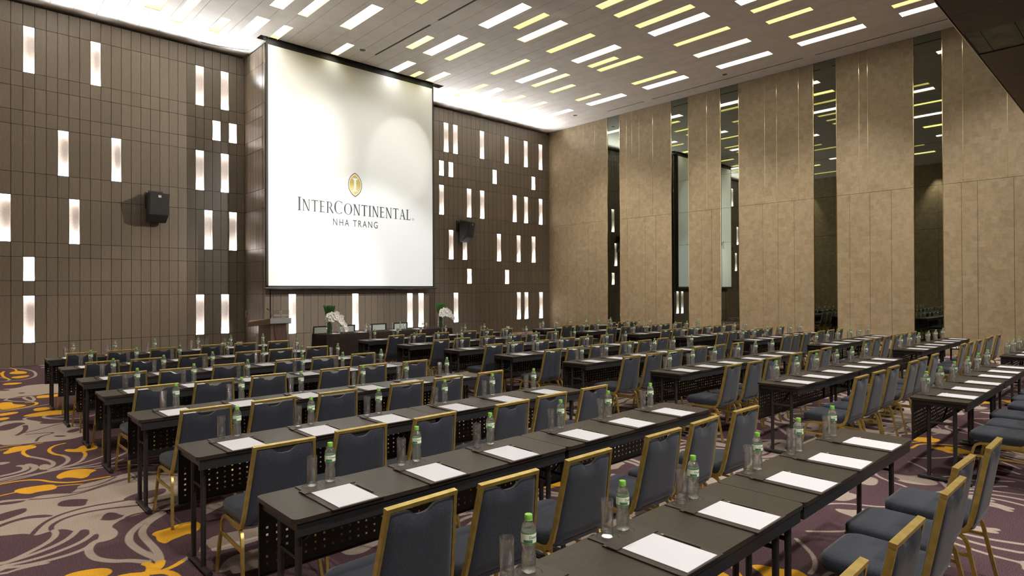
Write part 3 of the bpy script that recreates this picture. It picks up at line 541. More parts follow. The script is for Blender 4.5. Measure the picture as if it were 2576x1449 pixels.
for i, g_ in enumerate(GR):
    t = thing('air_diffuser', ['long dark air slot in the ceiling nearest the screen', 'shorter dark air slot above the middle of the hall', 'air slot near the far end of the mirrored wall', 'longest air slot along the mirrored wall', 'air slot running under the dark soffit by the mirrored wall'][i], 'air vent', (0, 0, 0), 0, 'linear air slots in the ceiling')
    obj('slot_body', boxmesh('slot_body', g_[0], g_[1], g_[2], g_[3], ZC+.012, ZC+.05, MT['grille']), t)
    obj('louvre', boxmesh('louvre', (g_[0]+g_[1])/2-.006, (g_[0]+g_[1])/2+.006, g_[2], g_[3], ZC+.002, ZC+.012, MT['black']), t)
for i, (x, y) in enumerate(((8.9, 15.8), (18.54, 9.68), (18.45, 16.0))):
    t = thing('ceiling_speaker', ['round grey ceiling speaker left of the air slot near the screen', 'round ceiling speaker halfway along the mirrored wall', 'round ceiling speaker at the far end of the mirrored wall'][i], 'ceiling speaker', (x, y, ZC), 0, 'round ceiling speakers')
    mb = MB(); mb.lathe([(.09, 0), (.1, -.006), (.115, -.004), (.118, 0)], 24, cap1=False); obj('rim', mb.mesh('rim', MT['white'], True), t)
    mb = MB(); mb.lathe([(.085, -.003), (.085, -.008)], 24); obj('mesh_cover', mb.mesh('mesh_cover', MT['grille']), t)
# screen recess in the ceiling
sr = MB(); x0, x1, y0, y1 = SCR
sr.box(x0, x1, y0, y1, ZC+.12, ZC+.13); sr.box(x0-.01, x0, y0, y1, ZC, ZC+.12); sr.box(x1, x1+.01, y0, y1, ZC, ZC+.12); sr.box(x0, x1, y0-.01, y0, ZC, ZC+.12); sr.box(x0, x1, y1, y1+.01, ZC, ZC+.12)
obj('screen_recess', sr.mesh('screen_recess', MT['plaster']), ce)
cb_ = thing('ceiling_cable', 'loose black cable sagging at the ceiling corner left of the screen', 'cable', (0, 0, 0))
mb = MB(); mb.tube([(5.3+i*.13, YE-.0-.10*math.sin(i/9*PI)**2-.35*(i/9)**2, ZC-.012-.03*math.sin(i/9*PI)) for i in range(10)], .008, 6, refup=(0, 0, 1)); obj('cord', mb.mesh('cord', MT['black'], True), cb_)

# dark soffit of the balcony over the camera
so = struct('ceiling_soffit')
def sb(nm, x0, x1, y0, y1, z0, z1, m): return obj(nm, boxmesh(nm, x0, x1, y0, y1, z0, z1, m), so)
sb('fascia', XL, XW-.03, YS-.02, YS, ZS, ZC, MT['darkwood'])
sb('edge_trim', XL, XW-.03, YS-.004, YS+.008, ZS-.006, ZS+.012, MT['trim'])
xc = [XL, 1.5, 4.0, 6.5, 9.0, 11.5, 12.47]
for a, b_ in zip(xc, xc[1:]): sb('soffit_board', a+.004, b_-.004, YB, YS-.01, ZS, ZS+.03, MT['darkwood'])
for a, b_ in ((13.76, 15.5), (15.5, 17.5), (17.5, XW-.03)): sb('soffit_board', a+.004, b_-.004, YB, YS-.01, ZS, ZS+.03, MT['darkwood'])
yc = [YS-.01, 2.05, 1.6, .4, -1, -3, YB]
for a, b_ in zip(yc, yc[1:]): sb('soffit_fabric_panel', 12.48, 13.74, b_+.004, a-.004, ZS+.02, ZS+.05, MT['soffit_fabric'])

# ------------------------------------------------------------------ projection screen with its image
scr = thing('projection_screen', 'tall white projection screen with black border hanging before the stage wall', 'screen', (9.33, 16.8, 0))
XA, XB = 6.50-9.33, 12.12-9.33; ZT, ZB = 8.74, 1.90
obj('case', boxmesh('case', XA-.02, XB+.03, -.02, .14, ZT-.01, ZT+.10, MT['black']), scr)
obj('fabric', boxmesh('fabric', XA+.055, XB-.055, -.004, .0, ZB+.02, ZT-.17, MT['screen']), scr)
mb = MB(); mb.box(XA, XB, -.002, .004, ZT-.17, ZT); mb.box(XA, XA+.055, -.003, .004, ZB-.01, ZT-.17); mb.box(XB-.055, XB, -.003, .004, ZB-.01, ZT-.17); mb.box(XA, XB, -.003, .004, ZB-.04, ZB+.02)
obj('black_border', mb.mesh('black_border', MT['black']), scr)
mb = MB(); mb.tube([(XA-.04, 0, ZB-.05), (XB+.06, 0, ZB-.05)], .028, 10, refup=(0, 0, 1)); obj('weight_bar', mb.mesh('weight_bar', MT['blackmetal'], True), scr)
mb = MB()
for s_, x_ in ((-1, XA-.04), (1, XB+.06)): mb.tube([(x_, 0, ZB-.05), (x_+s_*.05, 0, ZB-.045)], .014, 8, refup=(0, 0, 1))
obj('end_cap', mb.mesh('end_cap', MT['black'], True), scr)
# --- serif capitals drawn as flat polygons; unit height, y up
def glyph(ch):
    P = []
    def box(x0, x1, y0, y1): P.append([(x0, y0), (x1, y0), (x1, y1), (x0, y1)])
    def serif(xc, y, up_, wd=.15, th=.03):
        s = 1 if up_ else -1
        P.append([(xc-wd, y), (xc+wd, y), (xc+wd, y+s*th), (xc+wd*.45, y+s*th*1.6), (xc-wd*.45, y+s*th*1.6), (xc-wd, y+s*th)] if s > 0 else
                 [(xc-wd, y-th), (xc-wd*.45, y-th*1.6), (xc+wd*.45, y-th*1.6), (xc+wd, y-th), (xc+wd, y), (xc-wd, y)])
    if ch == 'I': box(.09, .215, 0, 1); serif(.15, 0, 1); serif(.15, 1, 0); return P, .3
    if ch == 'N':
        box(.085, .145, 0, 1); box(.575, .635, 0, 1); P.append([(.05, 1), (.195, 1), (.635, 0), (.53, 0)]); serif(.115, 0, 1, .11); serif(.08, 1, 0, .1); serif(.605, 1, 0, .11); return P, .72
    if ch == 'T':
        box(.27, .395, 0, 1); box(.02, .64, .935, 1); serif(.33, 0, 1); P.append([(.02, .95), (.06, .95), (.03, .82), (.0, .82)]); P.append([(.6, .95), (.64, .95), (.66, .82), (.63, .82)]); return P, .67
    if ch == 'E':
        box(.08, .205, 0, 1); box(.0, .5, 0, .06); box(.0, .48, .94, 1); box(.19, .42, .49, .55); P.append([(.47, .955), (.5, .955), (.5, .82), (.475, .82)]); P.append([(.48, .045), (.5, .045), (.54, .2), (.515, .2)]); box(.4, .425, .42, .63); return P, .56
    if ch == 'R':
        box(.08, .205, 0, 1); serif(.14, 0, 1); box(0, .3, .945, 1); box(.19, .32, .46, .5)
        n_ = 10; o_ = [(.3+.25*math.cos(a), .73+.27*math.sin(a)) for a in [PI/2-PI*i/n_ for i in range(n_+1)]]; i_ = [(.3+.15*math.cos(a), .73+.225*math.sin(a)) for a in [PI/2-PI*i/n_ for i in range(n_+1)]]
        for k in range(n_): P.append([o_[k], o_[k+1], i_[k+1], i_[k]])
        P.append([(.28, .48), (.4, .5), (.72, .0), (.58, .0)]); return P, .66
    if ch == 'L': box(.08, .205, 0, 1); serif(.14, 1, 0); box(0, .5, 0, .06); P.append([(.47, .045), (.5, .045), (.55, .22), (.525, .22)]); return P, .55
    if ch == 'A': P += [[(.28, .93), (.34, 1.02), (.12, 0), (.07, 0)], [(.28, .93), (.36, 1.02), (.65, 0), (.51, 0)]]; box(.16, .5, .32, .38); serif(.09, 0, 1, .11); serif(.58, 0, 1, .14); return P, .68
    if ch in 'OC':
        n_ = 28; a0, a1 = (0, 2*PI) if ch == 'O' else (.28*PI, 1.74*PI); rx = .4 if ch == 'O' else .4
        pts = []
        for i in range(n_+1):
            a = a0+(a1-a0)*i/n_; th = .045+.09*abs(math.cos(a))**1.3
            pts.append(((rx*math.cos(a)+rx+.02, .5+.51*math.sin(a)), ((rx-th)*math.cos(a)+rx+.02, .5+(.51-.04)*math.sin(a))))
        for k in range(n_): P.append([pts[k][0], pts[k+1][0], pts[k+1][1], pts[k][1]])
        if ch == 'C': box(.66, .69, .74, .98)
        return P, (.86 if ch == 'O' else .76)
    return P, .4
def serif_text(word, capscale, gap=.07):
    """word: list of (char, height) ; returns polygons and total width"""
    out = []; x = 0
    for ch, h in word:
        P, wd = glyph(ch); k = h*.86
        for pl in P: out.append([(x+px*k, py*h) for px, py in pl])
        x += wd*k+gap
    return out, x-gap
def flat_mesh(name, polys, m, sx=1, sy=1, x0=0, z0=0, th=.002):
    mb = MB()
    for i, pl in enumerate(polys):
        n_ = len(pl); ar = sum(pl[k][0]*pl[(k+1) % n_][1]-pl[(k+1) % n_][0]*pl[k][1] for k in range(n_))
        q = pl if ar > 0 else pl[::-1]; d = -th-(i % 5)*.0002
        mb.add([(x0+a*sx, d, z0+b_*sy) for a, b_ in q], [tuple(range(n_))])
    return mb.mesh(name, m)
WORD = [('I', 1.15)]+[(c_, 1) for c_ in 'NTER']+[('C', 1.15)]+[(c_, 1) for c_ in 'ONTINENTAL']
polys, tw = serif_text(WORD, 1)
LX0, LX1 = 7.38-9.33, 11.20-9.33; sxx = (LX1-LX0)/tw; hh = .335
polys = [[(a, b_-.0) for a, b_ in pl] for pl in polys]
xq = 0
for ch, h in WORD:
    P_, wd = glyph(ch); kq = h*.86
    obj('letter', flat_mesh('letter', [[(xq+px*kq, py*h) for px, py in pl] for pl in P_], MT['logo_grey'], sxx, hh, LX0, 4.07, .006), scr)
    xq += wd*kq+.07
def text_mesh(body, size, m, spacing=1.0, align='CENTER'):
    cu = bpy.data.curves.new('t', 'FONT'); cu.body = body; cu.size = size; cu.space_character = spacing; cu.align_x = align
    o = bpy.data.objects.new('t', cu); C.objects.link(o); bpy.context.view_layer.update()
    me = bpy.data.meshes.new_from_object(o); bpy.data.objects.remove(o); me.materials.clear(); me.materials.append(m); return me
tm = text_mesh('NHA TRANG', .29, MT['logo_grey'], 1.32)
w_ = [v.co.x for v in tm.vertices]; k_ = 1.50/(max(w_)-min(w_)); c_ = (max(w_)+min(w_))/2
for v in tm.vertices: v.co.x = (v.co.x-c_)*k_
obj('place_lettering', tm, scr, (9.215-9.33, -.007, 3.72), (PI/2, 0, 0))
tm = text_mesh('R', .05, MT['logo_grey']); obj('registered_mark', tm, scr, (11.285-9.33, -.007, 4.085), (PI/2, 0, 0))
mb = MB(); 
for k in range(20):
    a, b_ = 2*PI*k/20, 2*PI*(k+1)/20; mb.add([(.038*math.cos(a), 0, .038*math.sin(a)), (.038*math.cos(b_), 0, .038*math.sin(b_)), (.032*math.cos(b_), 0, .032*math.sin(b_)), (.032*math.cos(a), 0, .032*math.sin(a))], [(0, 1, 2, 3)])
obj('registered_ring', mb.mesh('registered_ring', MT['logo_grey']), scr, (11.285-9.33, -.007, 4.102))
def vesica(hw, hz, n_=14):
    R_ = (hw*hw+hz*hz)/(2*hw); al = math.asin(min(1, hz/R_)); 
    r_ = [(R_*math.cos(-al+2*al*i/n_)-(R_-hw), R_*math.sin(-al+2*al*i/n_)) for i in range(n_+1)]
    return r_+[(-x, z) for x, z in r_[::-1]][1:-1]
def ring(mb, o_, i_, d):
    n_ = len(o_)
    for k in range(n_):
        j = (k+1) % n_; mb.add([(o_[k][0], d, o_[k][1]), (o_[j][0], d, o_[j][1]), (i_[j][0], d, i_[j][1]), (i_[k][0], d, i_[k][1])], [(0, 1, 2, 3)])
em = MB(); ring(em, vesica(.235, .372), vesica(.212, .335), -.006)
v_ = vesica(.19, .30); em.add([(x, -.0062, z) for x, z in v_], [tuple(range(len(v_)))], 1)
em.cur = 2
for x0, x1, z0, z1 in ((-.032, .032, -.15, .15),): em.add([(x0, -.0072, z0), (x1, -.0072, z0), (x1, -.0072, z1), (x0, -.0072, z1)], [(0, 1, 2, 3)])
for s_ in (1, -1): em.add([(-.095, -.0074, s_*.20), (.095, -.0074, s_*.20), (.085, -.0074, s_*.182), (.032, -.0074, s_*.14), (-.032, -.0074, s_*.14), (-.085, -.0074, s_*.182)], [(0, 1, 2, 3, 4, 5) if s_ < 0 else (5, 4, 3, 2, 1, 0)])
MT['logo_brown'] = mat('brown_gold_outline', lin(140, 115, 70), .7)
obj('emblem', em.mesh('emblem', [MT['logo_brown'], MT['logo_gold'], MT['screen']]), scr, (9.19-9.33, 0, 4.995))

# ------------------------------------------------------------------ wall speakers
def wall_speaker(x, z, rz, label):
    t = thing('wall_speaker', label, 'loudspeaker', (x, YW, z), 0, 'loudspeakers on the front wall')
    obj('mounting_plate', boxmesh('mounting_plate', -.2, .2, -.03, 0, -.1, .33, MT['blackmetal']), t)
    mb = MB(); mb.box(-.04, .04, -.22, -.03, .28, .33); mb.box(-.17, .17, -.25, -.2, .31, .35); obj('bracket', mb.mesh('bracket', MT['blackmetal']), t)
    e = bpy.data.objects.new('cabinet', None)
    # cabinet profile (depth y, height z): back vertical, front upper slightly tilted, lower front cut back
    prof = [(-.04, .30), (-.50, .26), (-.40, -.30), (-.16, -.48), (-.04, -.48)]
    mb = MB(); n_ = len(prof); hw = .24
    mb.add([(-hw*(.82 if y_ > -.1 else 1), y_, z_) for y_, z_ in prof]+[(hw*(.82 if y_ > -.1 else 1), y_, z_) for y_, z_ in prof], [tuple(range(n_)), tuple(range(n_, 2*n_))[::-1]]+[(i, n_+i, n_+(i+1) % n_, (i+1) % n_) for i in range(n_)])
    cab = obj('cabinet', mb.mesh('cabinet', MT['speaker']), t, (0, -.05, 0), (0, 0, rz))
    mb = MB(); mb.add([(-.22, -.508, .235), (.22, -.508, .235), (.22, -.412, -.28), (-.22, -.412, -.28)], [(0, 3, 2, 1)]); mb.add([(-.22, -.400, -.308), (.22, -.400, -.308), (.22, -.172, -.480), (-.22, -.172, -.480)], [(0, 3, 2, 1)])
    obj('grille', mb.mesh('grille', MT['speaker']), cab)
    mb = MB(); o_ = rrect(-.033, .033, -.03, .03, .008); i_ = rrect(-.027, .027, -.024, .024, .006)
    for k in range(len(o_)):
        j = (k+1) % len(o_); mb.add([(o_[k][0], 0, o_[k][1]), (o_[j][0], 0, o_[j][1]), (i_[j][0], 0, i_[j][1]), (i_[k][0], 0, i_[k][1])], [(0, 1, 2, 3)])
    def bar(a, b_, w2=.0035):
        a, b_ = Vector((a[0], 0, a[1])), Vector((b_[0], 0, b_[1])); d = (b_-a).normalized(); s_ = Vector((d.z, 0, -d.x))*w2; mb.add([a-s_, a+s_, b_+s_, b_-s_], [(0, 1, 2, 3)])
    for p_ in (((-.018, .016), (-.018, -.012)), ((-.018, .016), (-.004, .016)), ((-.018, .002), (-.006, .002)), ((-.018, -.012), (-.004, -.012)), ((0, .012), (.009, -.016)), ((.009, -.016), (.019, .012))): bar(*p_)
    obj('badge', mb.mesh('badge', MT['white']), cab, (0, -.508, .175), (-.18, 0, 0))
    mb = MB(); mb.lathe([(.018, 0), (.018, .012)], 10); k1 = mb.mesh('bolt', MT['steel'], True)
    obj('bolt', k1, t, (-.15, -.03, .25), (PI/2, 0, 0)); obj('bolt', k1, t, (-.06, -.03, .29), (PI/2, 0, 0))
    return t
wall_speaker(4.17, 4.10, .05, 'black wall speaker on the panelled wall left of the screen')
wall_speaker(14.66, 4.12, .42, 'black wall speaker on the panelled wall right of the screen')
for i, (x, z, hw, lb) in enumerate(((5.96, .24, .07, 'blank white socket plate, leftmost of three low on the left wall'), (6.15, .24, .05, 'middle socket plate low on the left panelled wall'), (6.4, .24, .08, 'right socket plate near the corner of the left panelled wall'), (17.15, .23, .09, 'small socket plate low on the wall right of the screen'))):
    t = thing('socket_plate', lb, 'wall socket', (x, YW, z), 0, 'socket plates on the front wall')
    obj('plate', boxmesh('plate', -hw, hw, -.008, 0, -.05, .05, MT['white']), t)
    mb = MB()
    for s_ in (-1, 1): mb.lathe([(.012, 0), (.012, .002)], 10, (s_*hw*.45, 0, 0))
    if i: obj('socket_hole', mb.mesh('socket_hole', MT['black']), t, (0, -.009, 0), (PI/2, 0, 0))
t = thing('socket_plate', 'white socket plate on the tan wall under the right block tables', 'wall socket', (XW-.02, 3.81, .22), 0)
obj('plate', boxmesh('plate', -.008, 0, -.08, .08, -.045, .045, MT['white']), t)

# ------------------------------------------------------------------ prototypes
TOPZ = .75
def make_table():
    t = thing('conference_table', 'x', 'table')
    L, W = 1.81, .45
    mb = MB(); prism(mb, rrect(0.002, L-.002, 0, W, .03), TOPZ-.022, TOPZ); me = mb.mesh('tabletop', [MT['ptable'], MT['tableedge']])
    for p in me.polygons:
        if abs(p.normal.z) < .5: p.material_index = 1
    obj('tabletop', me, t)
    mb = MB(); mb.box(.02, L-.02, .012, .03, .665, TOPZ-.022); mb.box(.02, L-.02, W-.03, W-.02, .70, TOPZ-.022)
    for x in (.02, L-.035): mb.box(x, x+.015, .03, W-.03, .69, TOPZ-.022)
    obj('apron', mb.mesh('apron', MT['apron']), t)
    # perforated modesty panel
    mb = MB(); x0, x1 = .012, L-.012; z0, z1 = .358, .72; hs = .0058
    nx = 35; xs = [x0]; 
    for i in range(nx): cx = .052+i*(L-.104)/(nx-1); xs += [cx-hs, cx+hs]
    xs.append(x1); zs = [z0]
    for j in range(6): cz = .407+j*.0358; zs += [cz-hs, cz+hs]
    zs.append(z1); yy_ = W-.018
    NX = len(xs); verts = [(x, yy_, z) for z in zs for x in xs]; fs = []
    for j in range(len(zs)-1):
        for i in range(NX-1):
            if i % 2 == 1 and j % 2 == 1: continue
            fs.append((j*NX+i, j*NX+i+1, (j+1)*NX+i+1, (j+1)*NX+i))
    mb.add(verts, fs); mb.box(x0, x1, yy_-.006, yy_+.001, z0-.008, z0); mb.box(x0-.004, x0, yy_-.012, yy_+.001, z0-.008, z1); mb.box(x1, x1+.004, yy_-.012, yy_+.001, z0-.008, z1)
    obj('modesty_panel', mb.mesh('modesty_panel', MT['modesty']), t)
    for side, x in ((0, .07), (1, L-.07)):
        for y in (.11, .31):
            mb = MB(); mb.tube([(x, y, .03), (x, y, TOPZ-.022)], .0165, 10); obj('leg', mb.mesh('leg', MT['blackmetal'], True), t)
        mb = MB(); mb.tube([(x, .11, .53), (x, .31, .53)], .012, 8); obj('crossbar', mb.mesh('crossbar', MT['blackmetal'], True), t)
        mb = MB(); mb.tube([(x, -.015, .022), (x, .0, .022), (x, .385, .022), (x, .4, .022)], .019, 10); fb = obj('foot_bar', mb.mesh('foot_bar', MT['blackmetal'], True), t)
        mb = MB()
        for y in (.02, .365): mb.lathe([(.02, 0), (.016, .006)], 10, (x, y, 0))
        obj('glide', mb.mesh('glide', MT['black'], True), fb)
        s_ = 1 if side == 0 else -1
        mb = MB(); mb.tube([(x, .21, .53), (x+s_*.33, .21, .722)], .008, 6, refup=(0, 1, 0)); obj('brace', mb.mesh('brace', MT['blackmetal'], True), t)
    return t
def make_chair():
    t = thing('banquet_chair', 'x', 'chair')
    # seat
    mb = MB(); rings = []
    for inset, z in ((.03, .395), (.006, .402), (0, .42), (0, .452), (.008, .468), (.03, .478), (.08, .484), (.15, .486)):
        pl = rrect(-.215+inset, .215-inset, -.215+inset, .235-inset, max(.02, .075-inset*.6), 5)
        rings.append([(x*(1-.03*(1 if y < 0 else 0)), y, z) for x, y in pl])
    m_ = len(rings[0]); vs = [p for r in rings for p in r]; fs = [tuple(range(m_))[::-1], tuple((len(rings)-1)*m_+q for q in range(m_))]
    for i in range(len(rings)-1):
        for q in range(m_): fs.append((i*m_+q, i*m_+(q+1) % m_, (i+1)*m_+(q+1) % m_, (i+1)*m_+q))
    mb.add(vs, fs); obj('seat', mb.mesh('seat', MT['navy'], True, 50), t)
    # back frame
    def bx(z): return .212-(.212-.172)*(z-.44)/(.87-.44)     # half width
    def by(z): return -.205-(.075)*((z-.44)/(.43))
    pts = []
    side = [(.212, .02, .382), (.213, -.06, .384), (.213, -.14, .388), (.213, -.18, .405), (.212, -.20, .44)]+[(bx(z), by(z), z) for z in (.52, .62, .72, .80, .868)]
    pr = [(-.0088, -.013), (.0088, -.013), (.0088, .013), (-.0088, .013)]
    mbf = MB()
    for s_ in (-1, 1): mbf.sweep([(s_*x, y, z) for x, y, z in side], pr, (1, 0, 0))
    zt = .868; mbf.sweep([(-bx(zt)-.011, by(zt), zt), (bx(zt)+.011, by(zt), zt)], [(-.009, -.0135), (.009, -.0135), (.009, .0135), (-.009, .0135)], (0, -.17, 1))
    obj('back_frame', mbf.mesh('back_frame', MT['gold'], True, 30), t)
    # back cushion with the handle scoop at its top
    U, V = 26, 12; vs = []; fs = []
    for f_ in (0, 1):
        for j in range(V+1):
            for i in range(U+1):
                u = i/U*2-1; v = j/V
                sc = .030*math.exp(-(u/.33)**4)
                ztop = .845-sc; z = .415+(ztop-.415)*v
                hw_ = bx(z)-.009
                edge = (1-abs(u)**6)*(1-abs(2*v-1)**10)
                th = .009+.02*max(0, edge)**.5
                y = by(z)+(.0-th*.85 if f_ == 0 else th)
                vs.append((u*hw_, y, z))
    n1 = (U+1)*(V+1)
    for j in range(V):
        for i in range(U):
            a = j*(U+1)+i; fs.append((a, a+1, a+U+2, a+U+1)); fs.append((n1+a, n1+a+U+1, n1+a+U+2, n1+a+1))
    for i in range(U): fs.append((i, n1+i, n1+i+1, i+1)); a = V*(U+1)+i; fs.append((a, a+1, n1+a+1, n1+a))
    for j in range(V): a = j*(U+1); fs.append((a, a+U+1, n1+a+U+1, n1+a)); a += U; fs.append((a, n1+a, n1+a+U+1, a+U+1))
    mbc = MB(); mbc.add(vs, fs); obj('backrest', mbc.mesh('backrest', MT['navy'], True, 60), t)
    # four legs: halves of the inverted U at each side
    def leg(s_, front):
        sg = 1 if front else -1; yf = .25 if front else -.26
        p = [(s_*.232, yf, 0), (s_*.222, sg*.222, .18), (s_*.214, sg*.19, .335), (s_*.212, sg*.175, .362), (s_*.211, sg*.145, .379), (s_*.21, sg*.11, .384), (s_*.21, 0, .384)]
        mb = MB(); mb.sweep(p, [(-.0088, -.0100), (.0088, -.0100), (.0088, .0100), (-.0088, .0100)], (1, 0, 0)); return mb.mesh('leg', MT['gold'], True, 35)
    for s_ in (-1, 1):
        for fr_ in (True, False): obj('leg', leg(s_, fr_), t)
        mb = MB(); mb.sweep([(s_*.218, .203, .27), (s_*.218, -.205, .27)], [(-.007, -.009), (.007, -.009), (.007, .009), (-.007, .009)], (1, 0, 0)); obj('stretcher', mb.mesh('stretcher', MT['gold']), t)
    mb = MB(); mb.sweep([(-.21, .12, .384), (.21, .12, .384)], [(-.009, -.007), (.009, -.007), (.009, .007), (-.009, .007)], (0, 0, 1)); mb.sweep([(-.21, -.12, .384), (.21, -.12, .384)], [(-.009, -.007), (.009, -.007), (.009, .007), (-.009, .007)], (0, 0, 1))
    obj('seat_rail', mb.mesh('seat_rail', MT['gold']), t)
    return t
def make_pad():
    t = thing('desk_pad', 'x', 'desk pad')
    mb = MB(); mb.box(-.1375, .1375, 0, .365, 0, .006); obj('board', mb.mesh('board', MT['leather']), t)
    mb = MB(); mb.box(-.1385, .1385, .292, .342, .006, .010); obj('flap', mb.mesh('flap', MT['leather']), t)
    mb = MB(); mb.box(-.118, .132, .342, .455, .0, .0045); obj('coaster_tray', mb.mesh('coaster_tray', MT['leather']), t)
    mb = MB()
    for cx in (-.052, .054):
        for k in range(24):
            a, b_ = 2*PI*k/24, 2*PI*(k+1)/24; r0, r1 = .0435, .046
            mb.add([(cx+r1*math.cos(a), .404+r1*math.sin(a), 0), (cx+r1*math.cos(b_), .404+r1*math.sin(b_), 0), (cx+r0*math.cos(b_), .404+r0*math.sin(b_), 0), (cx+r0*math.cos(a), .404+r0*math.sin(a), 0)], [(0, 1, 2, 3)])
    obj('ring_groove', mb.mesh('ring_groove', MT['groove']), t, (0, 0, .0065 if False else .0050))
    return t
def make_bottle():
    t = thing('water_bottle', 'x', 'bottle')
    pr = [(.012, .002), (.021, 0), (.0255, .004), (.0268, .012), (.0258, .02), (.0268, .028), (.0262, .036), (.027, .044), (.0262, .052), (.0265, .06), (.0245, .07), (.0228, .08), (.0232, .088), (.026, .097), (.0275, .104), (.0275, .148), (.0268, .156), (.0225, .168), (.016, .178), (.0125, .183), (.0125, .19)]
    k = 20; mb = MB(); vs = []
    for r, z in pr:
        for q in range(k):
            a = 2*PI*q/k; rr = r*(1+(.07*math.cos(5*a) if z < .013 else 0)+(.012*math.sin(5*a+z*90) if .015 < z < .095 else 0)); vs.append((rr*math.cos(a), rr*math.sin(a), z+(.003*(1+math.cos(5*a)) if z < .001 else 0)))
    fs = [tuple(range(k))[::-1], tuple((len(pr)-1)*k+q for q in range(k))]
    for i in range(len(pr)-1):
        for q in range(k): fs.append((i*k+q, i*k+(q+1) % k, (i+1)*k+(q+1) % k, (i+1)*k+q))
    mb.add(vs, fs); obj('body', mb.mesh('body', MT['water'], True, 60), t)
    mb = MB(); mb.lathe([(.0135, .1835), (.0148, .184), (.0148, .187), (.0142, .1875), (.0142, .2035), (.013, .2052)], 16); obj('cap', mb.mesh('cap', MT['cap'], True, 40), t)
    mb = MB(); R_ = .0279; k = 24
    def band(z0, z1, r, mi, a0=0, a1=2*PI, kk=24):
        vs = []; fs = []
        for i in range(kk+1):
            a = a0+(a1-a0)*i/kk; vs += [(r*math.cos(a), r*math.sin(a), z0), (r*math.cos(a), r*math.sin(a), z1)]
        for i in range(kk): fs.append((2*i, 2*i+2, 2*i+3, 2*i+1))
        mb.add(vs, fs, mi)
    band(.110, .142, R_, 0); band(.142, .1455, R_+.0001, 1); band(.1065, .110, R_+.0001, 1)
    A0 = math.radians(-92)   # centre of the printed face
    band(.111, .122, R_+.0002, 2, A0-1.45, A0-.25, 8); band(.1135, .139, R_+.00025, 2, A0+1.7, A0+2.5, 6)
    lab = obj('label', mb.mesh('label', [MT['label'], MT['labelgreen'], MT['labelblock']], True, 60), t)
    tm = text_mesh('Dasani', .0138, MT['ink'])
    for v in tm.vertices:
        a = A0-.06+v.co.x/R_; z = v.co.y+.1265; v.co = Vector(((R_+.0005)*math.cos(a), (R_+.0005)*math.sin(a), z))
    obj('brand_lettering', tm, lab)
    mb = MB(); st = []
    for i in range(10): r = .0055 if i % 2 == 0 else .0022; st.append((r*math.cos(PI/5*i), r*math.sin(PI/5*i)))
    ac = A0-.06+.0255/R_
    mb.add([((R_+.0006)*math.cos(ac+x/R_), (R_+.0006)*math.sin(ac+x/R_), .131+z) for x, z in st], [tuple(range(10))]); obj('leaf_mark', mb.mesh('leaf_mark', MT['labelgreen']), lab)
    return t
def make_glass():
    t = tag(obj('drinking_glass', None), 'x', 'glass')
    mb = MB(); mb.lathe([(.0235, 0), (.0255, .003), (.0262, .15), (.0255, .1515), (.0245, .15), (.0235, .02), (.02, .016), (.0001, .015)], 24, cap1=False)
    me = mb.mesh('drinking_glass', MT['glass'], True, 50); bpy.data.objects.remove(t)
    return tag(obj('drinking_glass', me), 'x', 'glass')
def make_pencil():
    t = thing('pencil', 'x', 'pencil')
    mb = MB(); mb.lathe([(.0036, 0), (.0036, .165)], 6); obj('shaft', mb.mesh('shaft', MT['pencil']), t, (0, 0, .0034), (-PI/2, 0, 0))
    mb = MB(); mb.lathe([(.0036, .165), (.0008, .179)], 6); obj('sharpened_tip', mb.mesh('sharpened_tip', MT['pencil_wood']), t, (0, 0, .0034), (-PI/2, 0, 0))
    return t
def make_paper():
    t = thing('note_paper', 'x', 'paper')
    mb = MB(); mb.box(-.105, .105, 0, .292, 0, .003); obj('sheets', mb.mesh('sheets', MT['paper']), t)
    tm = text_mesh('INTERCONTINENTAL', .006, MT['print'], align='LEFT'); a = obj('printed_heading', tm, t, (-.09, .272, .0034))
    tm = text_mesh('INTERCONTINENTAL NHA TRANG', .0035, MT['print'], align='LEFT'); obj('printed_footer', tm, t, (.02, .012, .0034))
    return t
protos = {k: f() for k, f in dict(table=make_table, chair=make_chair, pad=make_pad, bottle=make_bottle, glass=make_glass, pencil=make_pencil, paper=make_paper).items()}
used = set()
def place(kind, loc, rz, label, group, sx=None):
    o = protos[kind]
    if kind in used:
        o = copy_tree(o)
    used.add(kind)
    o.location = loc; o.rotation_euler = (0, 0, rz); o['label'] = label; o['group'] = group
    if sx: o.scale = (sx, 1, 1)
    elif o.scale[0] != 1: o.scale = (1, 1, 1)
    return o
XS = {0: dict(zip(range(8), (1.16, 1.13, 1.13, 1.13, 1.133, 1.143, 1.14, 1.145))),
      1: dict(zip(range(8), (6.60, 6.475, 6.44, 6.395, 6.333, 6.32, 6.264, 6.272))),
      2: dict(zip(range(8), (11.58, 11.61, 11.51, 11.53, 11.48, 11.47, 11.30, 11.26)))}
YSR = {0: (1.16, 2.62, 4.02, 5.50, 6.99, 8.28, 9.76, 11.31), 1: (1.18, 2.58, 3.94, 5.37, 6.76, 8.06, 9.46, 10.94), 2: (1.24, 2.67, 4.01, 5.45, 6.77, 8.07, 9.45, 10.83)}
TL = (1.81, 1.86, 1.78)
BNM = ('left block', 'middle block', 'right block')
RNM = ('nearest row', 'second row', 'third row', 'fourth row', 'fifth row', 'sixth row', 'seventh row', 'row nearest the screen')
SN = ('first', 'second', 'third', 'fourth', 'fifth', 'sixth')
OFF = (.31, .865, 1.44)
